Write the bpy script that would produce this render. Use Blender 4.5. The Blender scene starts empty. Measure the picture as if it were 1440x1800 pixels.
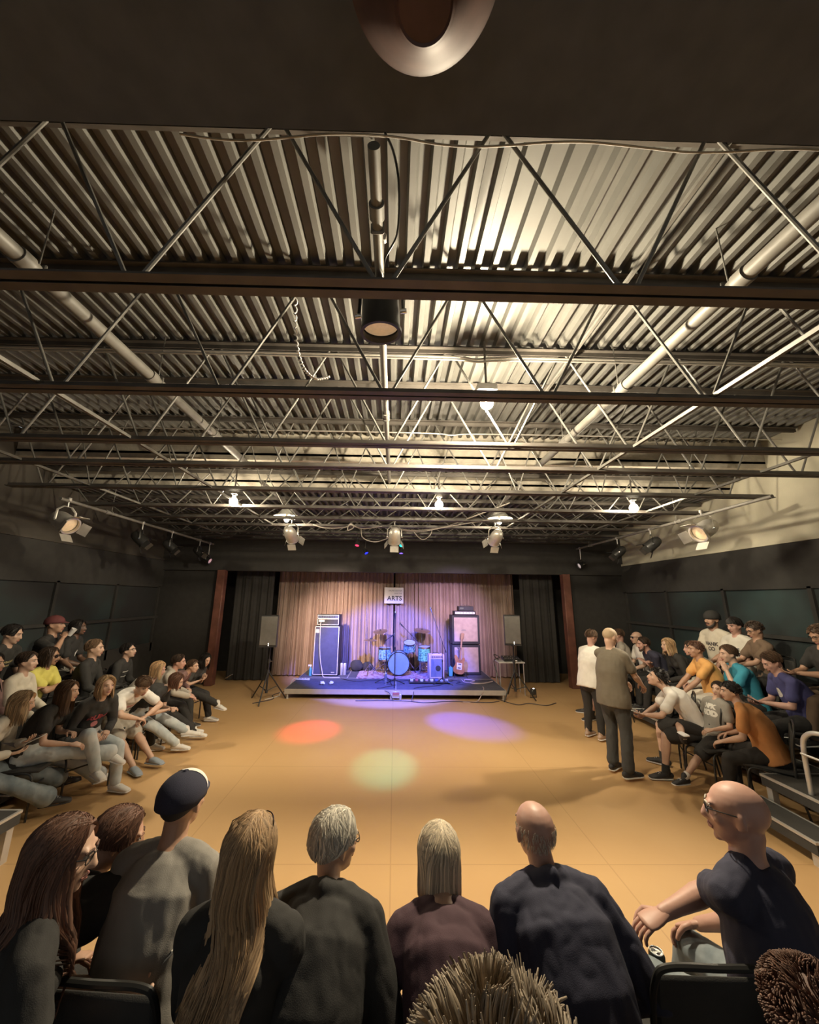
import bpy, math, random
from math import sin, cos, pi, radians, sqrt, atan2, acos
from mathutils import Vector, Matrix, noise, Euler
from mathutils.bvhtree import BVHTree

SC = bpy.context.scene
COL = SC.collection
random.seed(7)

# ------------------------------------------------------------------ camera
CAM_H = 2.15
f_px, pitch, yaw_c, roll = 650.0, radians(13.2), radians(-0.9), radians(0.67)
cd = bpy.data.cameras.new('camera')
cd.sensor_fit = 'HORIZONTAL'; cd.sensor_width = 36.0
cd.lens = 36.0 * f_px / 1440.0
cd.shift_x = 14.0 / 1440.0
cd.clip_start = 0.05; cd.clip_end = 60
cam = bpy.data.objects.new('camera', cd); COL.objects.link(cam)
fw = Vector((sin(-yaw_c) * cos(pitch), cos(yaw_c) * cos(pitch), sin(pitch)))
rt = Vector((cos(yaw_c), sin(yaw_c), 0)); up = rt.cross(fw)
r2 = rt * cos(roll) + up * sin(roll); u2 = up * cos(roll) - rt * sin(roll)
m = Matrix((r2, u2, -fw)).transposed().to_4x4(); m.translation = (0, 0, CAM_H)
cam.matrix_world = m
SC.camera = cam

# ------------------------------------------------------------------ world and exposure
w = bpy.data.worlds.new('world'); SC.world = w; w.use_nodes = True
w.node_tree.nodes['Background'].inputs[0].default_value = (0.88, 0.92, 0.92, 1)
w.node_tree.nodes['Background'].inputs[1].default_value = 0.34  # ambient fill added to lift the shadows, enters where the rear wall is left out
SC.view_settings.view_transform = 'Standard'
SC.view_settings.look = 'None'
SC.view_settings.exposure = 0.0
SC.view_settings.gamma = 1.0
SC.view_settings.use_curve_mapping = False
try:
    SC.cycles.max_bounces = 6; SC.cycles.diffuse_bounces = 4; SC.cycles.glossy_bounces = 3
    SC.cycles.sample_clamp_indirect = 4.0
    SC.cycles.caustics_reflective = False; SC.cycles.caustics_refractive = False
except Exception: pass

# ------------------------------------------------------------------ lamps of the place (strengths)
P_BULB_NEAR, P_BULB, P_SHADE = 680.0, 80.0, 55.0
P_PAR = 430.0
WARM = (1.0, 0.86, 0.64)

def lamp(name, kind, loc, energy, color, aim=None, radius=0.04, angle=40, blend=0.5, label=None):
    d = bpy.data.lights.new(name, kind); d.energy = energy; d.color = color
    d.shadow_soft_size = radius
    if kind == 'SPOT': d.spot_size = radians(angle); d.spot_blend = blend
    o = bpy.data.objects.new(name, d); COL.objects.link(o); o.location = loc
    if aim is not None:
        o.rotation_euler = (Vector(aim) - Vector(loc)).to_track_quat('-Z', 'Y').to_euler()
    return o

# ------------------------------------------------------------------ materials
MATS = {}
def mat(name, c, rough=0.6, metal=0.0, var=0.12, scale=8.0, bump=0.0, bscale=60.0, emit=None, alpha=None, trans=0.0, spec=0.5):
    if name in MATS: return MATS[name]
    mt = bpy.data.materials.new(name); mt.use_nodes = True; nt = mt.node_tree
    b = nt.nodes['Principled BSDF']
    b.inputs['Roughness'].default_value = rough; b.inputs['Metallic'].default_value = metal
    b.inputs['Specular IOR Level'].default_value = spec
    tc = nt.nodes.new('ShaderNodeTexCoord')
    if var > 0:
        n = nt.nodes.new('ShaderNodeTexNoise'); n.inputs['Scale'].default_value = scale; n.inputs['Detail'].default_value = 4
        nt.links.new(tc.outputs['Object'], n.inputs['Vector'])
        r = nt.nodes.new('ShaderNodeValToRGB')
        r.color_ramp.elements[0].position = 0.3; r.color_ramp.elements[1].position = 0.7
        r.color_ramp.elements[0].color = (*[x * (1 - var) for x in c], 1)
        r.color_ramp.elements[1].color = (*[min(1, x * (1 + var)) for x in c], 1)
        nt.links.new(n.outputs['Fac'], r.inputs['Fac']); nt.links.new(r.outputs['Color'], b.inputs['Base Color'])
    else: b.inputs['Base Color'].default_value = (*c, 1)
    if bump > 0:
        n2 = nt.nodes.new('ShaderNodeTexNoise'); n2.inputs['Scale'].default_value = bscale
        nt.links.new(tc.outputs['Object'], n2.inputs['Vector'])
        bp = nt.nodes.new('ShaderNodeBump'); bp.inputs['Strength'].default_value = bump; bp.inputs['Distance'].default_value = 0.01
        nt.links.new(n2.outputs['Fac'], bp.inputs['Height']); nt.links.new(bp.outputs['Normal'], b.inputs['Normal'])
    if emit:
        b.inputs['Emission Color'].default_value = (*emit[0], 1); b.inputs['Emission Strength'].default_value = emit[1]
    if trans: b.inputs['Transmission Weight'].default_value = trans
    MATS[name] = mt
    return mt

def two_tone(name, c1, c2, scale=2.0, lo=0.45, hi=0.55, rough=0.8, kind='noise', stretch=(1, 1, 1), bump=0.0):
    mt = bpy.data.materials.new(name); mt.use_nodes = True; nt = mt.node_tree
    b = nt.nodes['Principled BSDF']; b.inputs['Roughness'].default_value = rough
    tc = nt.nodes.new('ShaderNodeTexCoord'); mp = nt.nodes.new('ShaderNodeMapping'); mp.inputs['Scale'].default_value = stretch
    nt.links.new(tc.outputs['Object'], mp.inputs['Vector'])
    if kind == 'noise':
        n = nt.nodes.new('ShaderNodeTexNoise'); n.inputs['Scale'].default_value = scale; n.inputs['Detail'].default_value = 5; out = n.outputs['Fac']
    elif kind == 'wave':
        n = nt.nodes.new('ShaderNodeTexWave'); n.inputs['Scale'].default_value = scale; n.inputs['Distortion'].default_value = 0.4; out = n.outputs['Fac']
    else:
        n = nt.nodes.new('ShaderNodeTexVoronoi'); n.inputs['Scale'].default_value = scale; out = n.outputs['Distance']
    nt.links.new(mp.outputs['Vector'], n.inputs['Vector'])
    r = nt.nodes.new('ShaderNodeValToRGB'); r.color_ramp.elements[0].position = lo; r.color_ramp.elements[1].position = hi
    r.color_ramp.elements[0].color = (*c1, 1); r.color_ramp.elements[1].color = (*c2, 1)
    nt.links.new(out, r.inputs['Fac']); nt.links.new(r.outputs['Color'], b.inputs['Base Color'])
    if bump:
        bp = nt.nodes.new('ShaderNodeBump'); bp.inputs['Strength'].default_value = bump; bp.inputs['Distance'].default_value = 0.01
        nt.links.new(out, bp.inputs['Height']); nt.links.new(bp.outputs['Normal'], b.inputs['Normal'])
    MATS[name] = mt
    return mt

def hairmat(name, c, var=0.45):
    if name in MATS: return MATS[name]
    mt = bpy.data.materials.new(name); mt.use_nodes = True; nt = mt.node_tree
    b = nt.nodes['Principled BSDF']; b.inputs['Roughness'].default_value = 0.66
    g = nt.nodes.new('ShaderNodeNewGeometry'); r = nt.nodes.new('ShaderNodeValToRGB')
    r.color_ramp.elements[0].color = (*[x * (1 - var) for x in c], 1); r.color_ramp.elements[1].color = (*[min(1, x * (1 + var)) for x in c], 1)
    nt.links.new(g.outputs['Random Per Island'], r.inputs['Fac']); nt.links.new(r.outputs['Color'], b.inputs['Base Color'])
    MATS[name] = mt; return mt

BLACKP = mat('black_paint', (0.035, 0.033, 0.030), 0.85)
BLACKD = mat('black_drape', (0.036, 0.034, 0.031), 0.95)
BLACKM = mat('black_metal', (0.035, 0.034, 0.032), 0.38, 0.3)
BLACKPL = mat('black_plastic', (0.04, 0.04, 0.04), 0.45)
BLACKF = mat('black_fabric', (0.04, 0.038, 0.035), 0.9, bump=0.2, bscale=300)
CHROME = mat('chrome', (0.7, 0.7, 0.7), 0.2, 1.0, var=0.03)
ALU = mat('aluminium', (0.62, 0.6, 0.57), 0.4, 0.6, var=0.06)
WHITE = mat('white_plastic', (0.75, 0.73, 0.7), 0.5, var=0.04)
JOIST = mat('joist_paint', (0.10, 0.088, 0.076), 0.5, 0.15, var=0.25, scale=5)
WEBM = mat('web_steel', (0.17, 0.162, 0.145), 0.45, 0.3, var=0.2)
PIPE = mat('pipe_paint', (0.17, 0.16, 0.14), 0.5, 0.0, var=0.15)
DECK = mat('roof_deck', (0.122, 0.118, 0.106), 0.5, 0.1, var=0.12, scale=3)
PLASTER = mat('rough_plaster', (0.42, 0.38, 0.31), 0.85, var=0.2, scale=6, bump=0.6, bscale=25)
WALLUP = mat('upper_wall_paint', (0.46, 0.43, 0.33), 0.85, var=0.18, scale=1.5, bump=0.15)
COLUMN = mat('reddish_wood', (0.16, 0.065, 0.045), 0.5, var=0.35, scale=4)
BULBM = mat('bulb_glass', (1, 0.9, 0.7), 0.3, var=0, emit=((1.0, 0.80, 0.50), 60.0))
BULBM.name = 'bulb_glow'
MURAL = two_tone('mural_paint', (0.022, 0.022, 0.022), (0.03, 0.055, 0.055), 0.6, 0.42, 0.66, 0.9)

# floor: worn orange-tan painted concrete
def floor_mat():
    mt = bpy.data.materials.new('painted_floor'); mt.use_nodes = True; nt = mt.node_tree; L = nt.links
    b = nt.nodes['Principled BSDF']; b.inputs['Roughness'].default_value = 0.42; b.inputs['Specular IOR Level'].default_value = 0.35
    tc = nt.nodes.new('ShaderNodeTexCoord')
    n = nt.nodes.new('ShaderNodeTexNoise'); n.inputs['Scale'].default_value = 0.7; n.inputs['Detail'].default_value = 6
    L.new(tc.outputs['Object'], n.inputs['Vector'])
    r = nt.nodes.new('ShaderNodeValToRGB'); r.color_ramp.elements[0].position = 0.35; r.color_ramp.elements[1].position = 0.65
    r.color_ramp.elements[0].color = (0.57, 0.345, 0.155, 1); r.color_ramp.elements[1].color = (0.61, 0.385, 0.18, 1)
    L.new(n.outputs['Fac'], r.inputs['Fac'])
    bk = nt.nodes.new('ShaderNodeTexBrick'); bk.inputs['Scale'].default_value = 1.0; bk.offset = 0.0
    bk.inputs['Brick Width'].default_value = 1.83; bk.inputs['Row Height'].default_value = 1.83; bk.inputs['Mortar Size'].default_value = 0.006
    bk.inputs['Color1'].default_value = (1, 1, 1, 1); bk.inputs['Color2'].default_value = (1, 1, 1, 1); bk.inputs['Mortar'].default_value = (0.86, 0.84, 0.82, 1)
    L.new(tc.outputs['Object'], bk.inputs['Vector'])
    mx = nt.nodes.new('ShaderNodeMix'); mx.data_type = 'RGBA'; mx.blend_type = 'MULTIPLY'; mx.inputs[0].default_value = 1.0
    L.new(r.outputs['Color'], mx.inputs[6]); L.new(bk.outputs['Color'], mx.inputs[7]); L.new(mx.outputs[2], b.inputs['Base Color'])
    n2 = nt.nodes.new('ShaderNodeTexNoise'); n2.inputs['Scale'].default_value = 9
    L.new(tc.outputs['Object'], n2.inputs['Vector'])
    bp = nt.nodes.new('ShaderNodeBump'); bp.inputs['Strength'].default_value = 0.12; bp.inputs['Distance'].default_value = 0.01
    L.new(n2.outputs['Fac'], bp.inputs['Height']); L.new(bp.outputs['Normal'], b.inputs['Normal'])
    return mt
FLOORM = floor_mat()

# ------------------------------------------------------------------ geometry helpers
class G:
    """collects closed shapes; g.obj() links them as ONE mesh object"""
    def __init__(s): s.v = []; s.f = []; s.m = []
    def add(s, vs, fs, mi=0):
        o = len(s.v); s.v += [Vector(x) for x in vs]; s.f += [tuple(i + o for i in q) for q in fs]; s.m += [mi] * len(fs); return s
    def box(s, c, d, mi=0, rot=None, bev=0.0):
        hx, hy, hz = d[0] / 2, d[1] / 2, d[2] / 2
        if bev > 0:
            b = min(bev, hx * .9, hy * .9, hz * .9)
            pts = []
            for sx in (-1, 1):
                for sy in (-1, 1):
                    for sz in (-1, 1):
                        pts += [(sx * hx, sy * (hy - b), sz * (hz - b)), (sx * (hx - b), sy * hy, sz * (hz - b)), (sx * (hx - b), sy * (hy - b), sz * hz)]
            import bmesh
            bm = bmesh.new()
            for p in pts: bm.verts.new(p)
            bmesh.ops.convex_hull(bm, input=bm.verts[:])
            bmesh.ops.dissolve_limit(bm, angle_limit=0.01, verts=bm.verts[:], edges=bm.edges[:])
            bm.verts.index_update(); vs = [v.co.copy() for v in bm.verts]; fs = [[v.index for v in f.verts] for f in bm.faces]; bm.free()
        else:
            vs = [Vector((x, y, z)) for x in (-hx, hx) for y in (-hy, hy) for z in (-hz, hz)]
            fs = [(0, 1, 3, 2), (4, 6, 7, 5), (0, 4, 5, 1), (2, 3, 7, 6), (0, 2, 6, 4), (1, 5, 7, 3)]
        R = rot if isinstance(rot, Matrix) else (Euler(rot).to_matrix() if rot else None)
        c = Vector(c)
        return s.add([(R @ v if R else v) + c for v in vs], fs, mi)
    def loft(s, pts, rad, side=None, n=12, cap=True, mi=0, flat=False):
        """rings along pts; rad items r or (a,b); side = direction of radius a. Rounded ends."""
        pts = [Vector(p) for p in pts]; rad = [(r, r) if not isinstance(r, (tuple, list)) else tuple(r) for r in rad]
        k = len(pts)
        if cap and not flat:
            def ext(p, q, r, sgn):
                d = (p - q).normalized(); h = min(r)
                return [(p + d * h * a, (r[0] * b, r[1] * b)) for a, b in ((0.5, 0.866), (0.86, 0.5), (0.985, 0.17))]
            e0 = ext(pts[0], pts[1], rad[0], 1)[::-1]; e1 = ext(pts[-1], pts[-2], rad[-1], 1)
            pts = [e[0] for e in e0] + pts + [e[0] for e in e1]; rad = [e[1] for e in e0] + rad + [e[1] for e in e1]; k = len(pts)
        vs = []; prev = None
        for i in range(k):
            t = (pts[min(i + 1, k - 1)] - pts[max(i - 1, 0)])
            if t.length < 1e-9: t = Vector((0, 0, 1))
            t.normalize()
            if side is not None: a = Vector(side) - t * Vector(side).dot(t)
            else:
                a = (prev - t * prev.dot(t)) if prev is not None else t.orthogonal()
            if a.length < 1e-6: a = t.orthogonal()
            a.normalize(); prev = a; b = t.cross(a)
            for j in range(n):
                th = 2 * pi * j / n
                vs.append(pts[i] + a * (cos(th) * rad[i][0]) + b * (sin(th) * rad[i][1]))
        fs = []
        for i in range(k - 1):
            for j in range(n):
                j2 = (j + 1) % n
                fs.append((i * n + j, i * n + j2, (i + 1) * n + j2, (i + 1) * n + j))
        if cap:
            fs.append(tuple(range(n - 1, -1, -1))); fs.append(tuple((k - 1) * n + j for j in range(n)))
        return s.add(vs, fs, mi)
    def cyl(s, a, b, r, r1=None, n=16, mi=0): return s.loft([a, b], [r, r if r1 is None else r1], n=n, flat=True, mi=mi)
    def ell(s, c, r, M=None, n=16, mi=0):
        vs = []; fs = []; k = max(6, n // 2 + 1)
        c = Vector(c)
        for i in range(k + 1):
            ph = pi * i / k
            for j in range(n):
                th = 2 * pi * j / n
                v = Vector((r[0] * sin(ph) * cos(th), r[1] * sin(ph) * sin(th), r[2] * cos(ph)))
                vs.append((M @ v if M else v) + c)
        for i in range(k):
            for j in range(n):
                j2 = (j + 1) % n
                fs.append((i * n + j, (i + 1) * n + j, (i + 1) * n + j2, i * n + j2))
        return s.add(vs, fs, mi)
    def lathe(s, prof, c=(0, 0, 0), n=32, M=None, mi=0, close=False):
        vs = []; fs = []; k = len(prof); c = Vector(c)
        for (r, z) in prof:
            for j in range(n):
                th = 2 * pi * j / n; v = Vector((r * cos(th), r * sin(th), z)); vs.append((M @ v if M else v) + c)
        for i in range(k - 1):
            for j in range(n):
                j2 = (j + 1) % n; fs.append((i * n + j, i * n + j2, (i + 1) * n + j2, (i + 1) * n + j))
        if close:
            fs.append(tuple(range(n - 1, -1, -1))); fs.append(tuple((k - 1) * n + j for j in range(n)))
        return s.add(vs, fs, mi)
    def xf(s, M):
        s.v = [M @ v for v in s.v]; return s
    def mesh(s, name):
        me = bpy.data.meshes.new(name); me.from_pydata([tuple(v) for v in s.v], [], s.f)
        if any(s.m): me.polygons.foreach_set('material_index', s.m)
        return me
    def obj(s, name, mats, parent=None, smooth=True, ang=40):
        me = s.mesh(name)
        if not isinstance(mats, (list, tuple)): mats = [mats]
        for x in mats: me.materials.append(x)
        if smooth:
            me.polygons.foreach_set('use_smooth', [True] * len(me.polygons))
            try: me.set_sharp_from_angle(angle=radians(ang))
            except Exception: pass
        me.update()
        o = bpy.data.objects.new(name, me); COL.objects.link(o)
        if parent is not None: o.parent = parent
        return o

def tag(o, label, cat, group=None, kind=None):
    o['label'] = label; o['category'] = cat
    if group: o['group'] = group
    if kind: o['kind'] = kind
    return o
def thing(name, label, cat, loc=(0, 0, 0), rz=0.0, group=None, rot=None):
    o = bpy.data.objects.new(name, None); COL.objects.link(o); o.empty_display_size = 0.1
    o.location = loc; o.rotation_euler = rot if rot else (0, 0, rz)
    return tag(o, label, cat, group)
def struct(g, name, m_, label=None, smooth=False):
    o = g.obj(name, m_, smooth=smooth); o['kind'] = 'structure'
    if label: o['label'] = label
    return o
def copy_tree(o, parent=None):
    c = o.copy(); COL.objects.link(c); c.parent = parent
    for ch in list(o.children): copy_tree(ch, c)
    return c
def catmull(pts, sub=6):
    pts = [Vector(p) for p in pts]
    if len(pts) < 3: return pts
    P = [pts[0] * 2 - pts[1]] + pts + [pts[-1] * 2 - pts[-2]]; out = []
    for i in range(1, len(P) - 2):
        for k in range(sub):
            t = k / sub; a, b, c, d = P[i - 1], P[i], P[i + 1], P[i + 2]
            out.append(0.5 * ((2 * b) + (c - a) * t + (2 * a - 5 * b + 4 * c - d) * t * t + (3 * b - a - 3 * c + d) * t ** 3))
    out.append(pts[-1]); return out
def tube(g, pts, r, n=8, sub=6, mi=0):
    p = catmull(pts, sub); return g.loft(p, [r] * len(p), n=n, mi=mi)
def cable(pts, r, m_, label, cat='cable', name='cable', group=None, sub=8):
    g = G(); tube(g, pts, r, 6, sub); return tag(g.obj(name, m_), label, cat, group)

DG = bpy.context
def remeshed(g, name, voxel, it=3, disp=None):
    """fuse the overlapping shapes of g into one continuous surface"""
    me = g.mesh(name + '_src'); o = bpy.data.objects.new('tmp', me); COL.objects.link(o)
    r = o.modifiers.new('r', 'REMESH'); r.mode = 'VOXEL'; r.voxel_size = voxel; r.use_smooth_shade = True
    sm = o.modifiers.new('s', 'SMOOTH'); sm.factor = 0.5; sm.iterations = it
    dg = bpy.context.evaluated_depsgraph_get(); dg.update()
    ev = o.evaluated_get(dg); out = bpy.data.meshes.new_from_object(ev, depsgraph=dg)
    bpy.data.objects.remove(o); bpy.data.meshes.remove(me)
    if disp:
        amp, sc, seed = disp
        co = [v.co.copy() for v in out.vertices]; nr = [v.normal.copy() for v in out.vertices]
        off = Vector((seed * 3.1, seed * 1.7, 0))
        for i, v in enumerate(out.vertices):
            p = co[i]
            q = Vector((p.x * sc, p.y * sc, p.z * sc * 0.55)) + off
            d = noise.noise(q) * 0.65 + noise.noise(q * 2.3) * 0.35
            v.co = p + nr[i] * (amp * (abs(d) * 2.2 - 0.4))
    out.name = name
    return out
def mesh_obj(me, name, mats, parent):
    if not isinstance(mats, (list, tuple)): mats = [mats]
    me.materials.clear()
    for x in mats: me.materials.append(x)
    me.polygons.foreach_set('use_smooth', [True] * len(me.polygons)); me.update()
    o = bpy.data.objects.new(name, me); COL.objects.link(o); o.parent = parent; return o
def text_mesh(s, size=0.1, extrude=0.0, align='CENTER', bold=0.0):
    c = bpy.data.curves.new('t', 'FONT'); c.body = s; c.size = size; c.extrude = extrude; c.align_x = align; c.align_y = 'CENTER'; c.offset = bold; c.resolution_u = 3
    o = bpy.data.objects.new('t', c); COL.objects.link(o)
    dg = bpy.context.evaluated_depsgraph_get(); dg.update()
    me = bpy.data.meshes.new_from_object(o.evaluated_get(dg), depsgraph=dg)
    bpy.data.objects.remove(o); bpy.data.curves.remove(c); return me

# ------------------------------------------------------------------ the room
WX = 6.2                        # half width
H1, H2, H3 = 4.79, 4.34, 4.10   # roof deck heights, stepping down towards the stage
Z1, Z2, ZE = 5.75, 6.46, 10.15
g = G(); g.box((0, 4.5, -0.05), (2 * WX + .4, 16.6, 0.1)); struct(g, 'floor', FLOORM, 'tan painted concrete floor')
def deck(y0, y1, z, nm):
    g = G(); p = 0.14; n = int(2 * WX / p) + 1; prof = []
    for i in range(n):
        x = -WX + i * p + 0.02
        prof += [(x, z + .058), (x + .060, z + .058), (x + .076, z), (x + .120, z), (x + .136, z + .058)]
    prof = [q for q in prof if q[0] <= WX]
    vs = []; fs = []
    for (x, zz) in prof: vs += [(x, y0, zz), (x, y1, zz)]
    for i in range(len(prof) - 1): fs.append((2 * i, 2 * i + 1, 2 * i + 3, 2 * i + 2))
    g.add(vs, fs); g.box((0, (y0 + y1) / 2, z + .1), (2 * WX + .4, y1 - y0, .04))
    return g
g = deck(-3.6, Z1, H1, ''); g2 = deck(Z1, Z2, H2, ''); g3 = deck(Z2, 11.9, H3, '')
for q in (g2, g3): g.add(q.v, q.f)
struct(g, 'ceiling', DECK, 'corrugated steel roof deck stepping down towards the stage')
for i, (y, a, b) in enumerate(((Z1, H2, H1), (Z2, H3, H2))):
    g = G(); g.box((0, y + .04, (a + b) / 2 + .03), (2 * WX, .08, b - a + .06)); struct(g, 'trim_%d' % (i + 1), PLASTER, 'rough plaster face where the roof steps down')
# dark flat soffit over the viewer
g = G(); g.box((0, -1.243, 4.06), (2 * WX, 4.714, .12)); struct(g, 'trim_3', mat('matte_black_ceiling', (.095, .105, .112), .95), 'black painted flat ceiling over the rear rows')
def sidewall(s, nm):
    g = G()
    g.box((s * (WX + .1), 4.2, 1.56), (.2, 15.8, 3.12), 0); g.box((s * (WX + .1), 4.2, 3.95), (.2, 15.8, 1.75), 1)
    g.box((s * (WX - .01), 4.2, 3.10), (.08, 15.8, .05), 1)
    # black masking band and rails over the mural
    g.box((s * (WX - .02), 4.2, 2.72), (.05, 15.8, .70), 2)
    g.box((s * (WX - .02), 4.2, 1.62), (.06, 15.8, .06), 2); g.box((s * (WX - .02), 4.2, 0.5), (.05, 15.8, 1.0), 2)
    for k in range(9): g.box((s * (WX - .02), -2 + k * 1.5, 1.6), (.05, .06, 1.6), 2)
    return struct(g, nm, [MURAL, WALLUP if s > 0 else mat('upper_wall_shaded', (.06, .052, .042), .9, var=.3, scale=1.5), BLACKD], 'dark side wall with dim teal mural under a lit upper strip')  # left upper strip coloured darker to stand for the weaker bulb light there
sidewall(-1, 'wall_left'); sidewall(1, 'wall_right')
g = G(); g.box((0, 12.0, 2.2), (2 * WX + .4, .2, 4.4)); struct(g, 'wall_back', BLACKP, 'black wall behind the stage curtain')
# proscenium: black walls outside the columns and the black header above
g = G()
for s in (-1, 1): g.box((s * 5.5, 10.2, 1.55), (1.6, .2, 3.1))
g.box((0, 10.12, 3.47), (2 * WX, .2, 1.28))
struct(g, 'wall_proscenium', BLACKP, 'black wall and header framing the stage opening')
for i, s in enumerate((-1, 1)):
    g = G(); g.box((s * 4.58, 10.02, 1.42), (.20, .20, 2.84), bev=.012)
    o = tag(g.obj('column', COLUMN), ('reddish-brown wooden post %s of the stage opening' % ('left', 'right')[i]), 'post', 'posts framing the stage'); 
# black masking drapes and the stage curtain
def pleats(x0, x1, y, z0, z1, amp, wl, seed, nz=8, flare=0.0):
    rnd = random.Random(seed); n = int((x1 - x0) / wl * 10); vs = []; fs = []
    ph = [rnd.uniform(0, 6.28) for _ in range(4)]
    for k in range(nz + 1):
        t = k / nz; z = z0 + (z1 - z0) * t
        for i in range(n + 1):
            x = x0 + (x1 - x0) * i / n
            a = amp * (0.55 + 0.45 * (1 - t))
            d = a * (sin(2 * pi * x / wl + ph[0] + 0.5 * sin(x * 3.1 + ph[1])) * 0.7 + 0.35 * sin(2 * pi * x / (wl * .41) + ph[2] + t))
            vs.append((x + 0.25 * d * cos(x * 9 + ph[3]), y + d - flare * (1 - t) ** 2, z))
    for k in range(nz):
        for i in range(n):
            a = k * (n + 1) + i; fs.append((a, a + 1, a + n + 2, a + n + 1))
    off = len(vs); vs2 = [(x, yy + .012, z) for x, yy, z in vs]
    g = G(); g.add(vs, fs); g.add(vs2, [tuple(reversed(q)) for q in fs]); return g
CURT = mat('stage_velvet', (0.38, 0.275, 0.225), 0.75, var=0.12, scale=2)
g = pleats(-3.45, -0.02, 11.3, 0.03, 3.6, .075, .15, 3, flare=.10); tag(g.obj('stage_curtain', CURT), 'brown pleated stage curtain, left half', 'curtain', 'stage curtain halves')
g = pleats(0.02, 3.55, 11.3, 0.03, 3.6, .075, .15, 5, flare=.10); tag(g.obj('stage_curtain', CURT), 'brown pleated stage curtain, right half', 'curtain', 'stage curtain halves')
for s in (-1, 1):
    a, b = (-4.46, -3.38) if s < 0 else (3.52, 4.46)
    g = pleats(a, b, 10.6, 0.02, 3.6, .04, .22, 11 + s); tag(g.obj('masking_drape', BLACKD), 'black masking drape %s of the brown curtain' % ('left' if s < 0 else 'right'), 'drape', 'black masking drapes')
g = pleats(-4.46, 4.46, 10.35, 2.90, 4.13, .03, .3, 21); tag(g.obj('stage_valance', BLACKD), 'black valance hanging over the top of the stage curtain', 'drape')

# audience risers
RIS = mat('riser_carpet', (0.045, 0.042, 0.038), 0.9)
def riser(x0, x1, y0, y1, z0, z1, label, grp='audience risers'):
    g = G(); g.box(((x0 + x1) / 2, (y0 + y1) / 2, z1 - .05), (x1 - x0, y1 - y0, .10))
    t = thing('riser', label, 'platform', ((x0 + x1) / 2, (y0 + y1) / 2, z0), group=grp)
    g.xf(Matrix.Translation((-(x0 + x1) / 2, -(y0 + y1) / 2, -z0))); g.obj('deck_top', RIS, t, smooth=False)
    cx, cy = (x1 - x0) / 2, (y1 - y0) / 2
    e = G()
    for sx in (-1, 1): e.box((sx * (cx - .004), 0, z1 - z0 - .008), (.022, 2 * cy + .004, .020))
    for sy in (-1, 1): e.box((0, sy * (cy - .004), z1 - z0 - .008), (2 * cx - .03, .022, .020))
    e.obj('edge_trim', ALU, t, smooth=False)
    for sx in (-1, 1):
        for sy in (-1, 1):
            l = G(); l.box((sx * (cx - .05), sy * (cy - .05), (z1 - z0 - .1) / 2), (.06, .06, z1 - z0 - .1)); l.obj('leg', ALU, t, smooth=False)
    return t
riser(3.56, 3.845, 3.58, 4.35, 0, .20, 'low black step with pale edge at the right margin, below the thick grey edge', 'audience risers')
riser(3.86, 5.0, 3.0, 4.33, 0, .41, 'black platform with a thick grey edge at the right margin, above the low step')
riser(4.47, 5.20, 4.45, 8.4, 0, .20, 'black riser under the second row on the right')
riser(5.22, 6.14, 4.45, 8.4, 0, .50, 'black riser under the back row on the right')
riser(-4.4, -3.15, 2.7, 3.71, 0, .36, 'low black platform with pale edge at the left margin')
riser(-4.95, -4.02, 4.1, 7.2, 0, .15, 'black riser under the second row on the left')
riser(-6.1, -4.97, 4.1, 7.2, 0, .40, 'black riser under the back row on the left')
riser(-3.0, 3.0, -1.6, 1.24, 0, .30, 'black riser under the rear row at the bottom of the view')
g = G(); tube(g, [(3.93, 3.90, .41), (3.93, 3.885, .80), (3.93, 3.83, .93), (3.93, 3.70, .98), (3.93, 3.4, .98), (3.9, 3.12, .98), (3.89, 3.04, .92), (3.89, 3.03, .41)], .021, 10)
g.cyl((3.89, 3.88, .76), (3.89, 3.03, .76), .010); tag(g.obj('guard_rail', ALU), 'curved grey metal guard rail on the right platform', 'rail')

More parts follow.
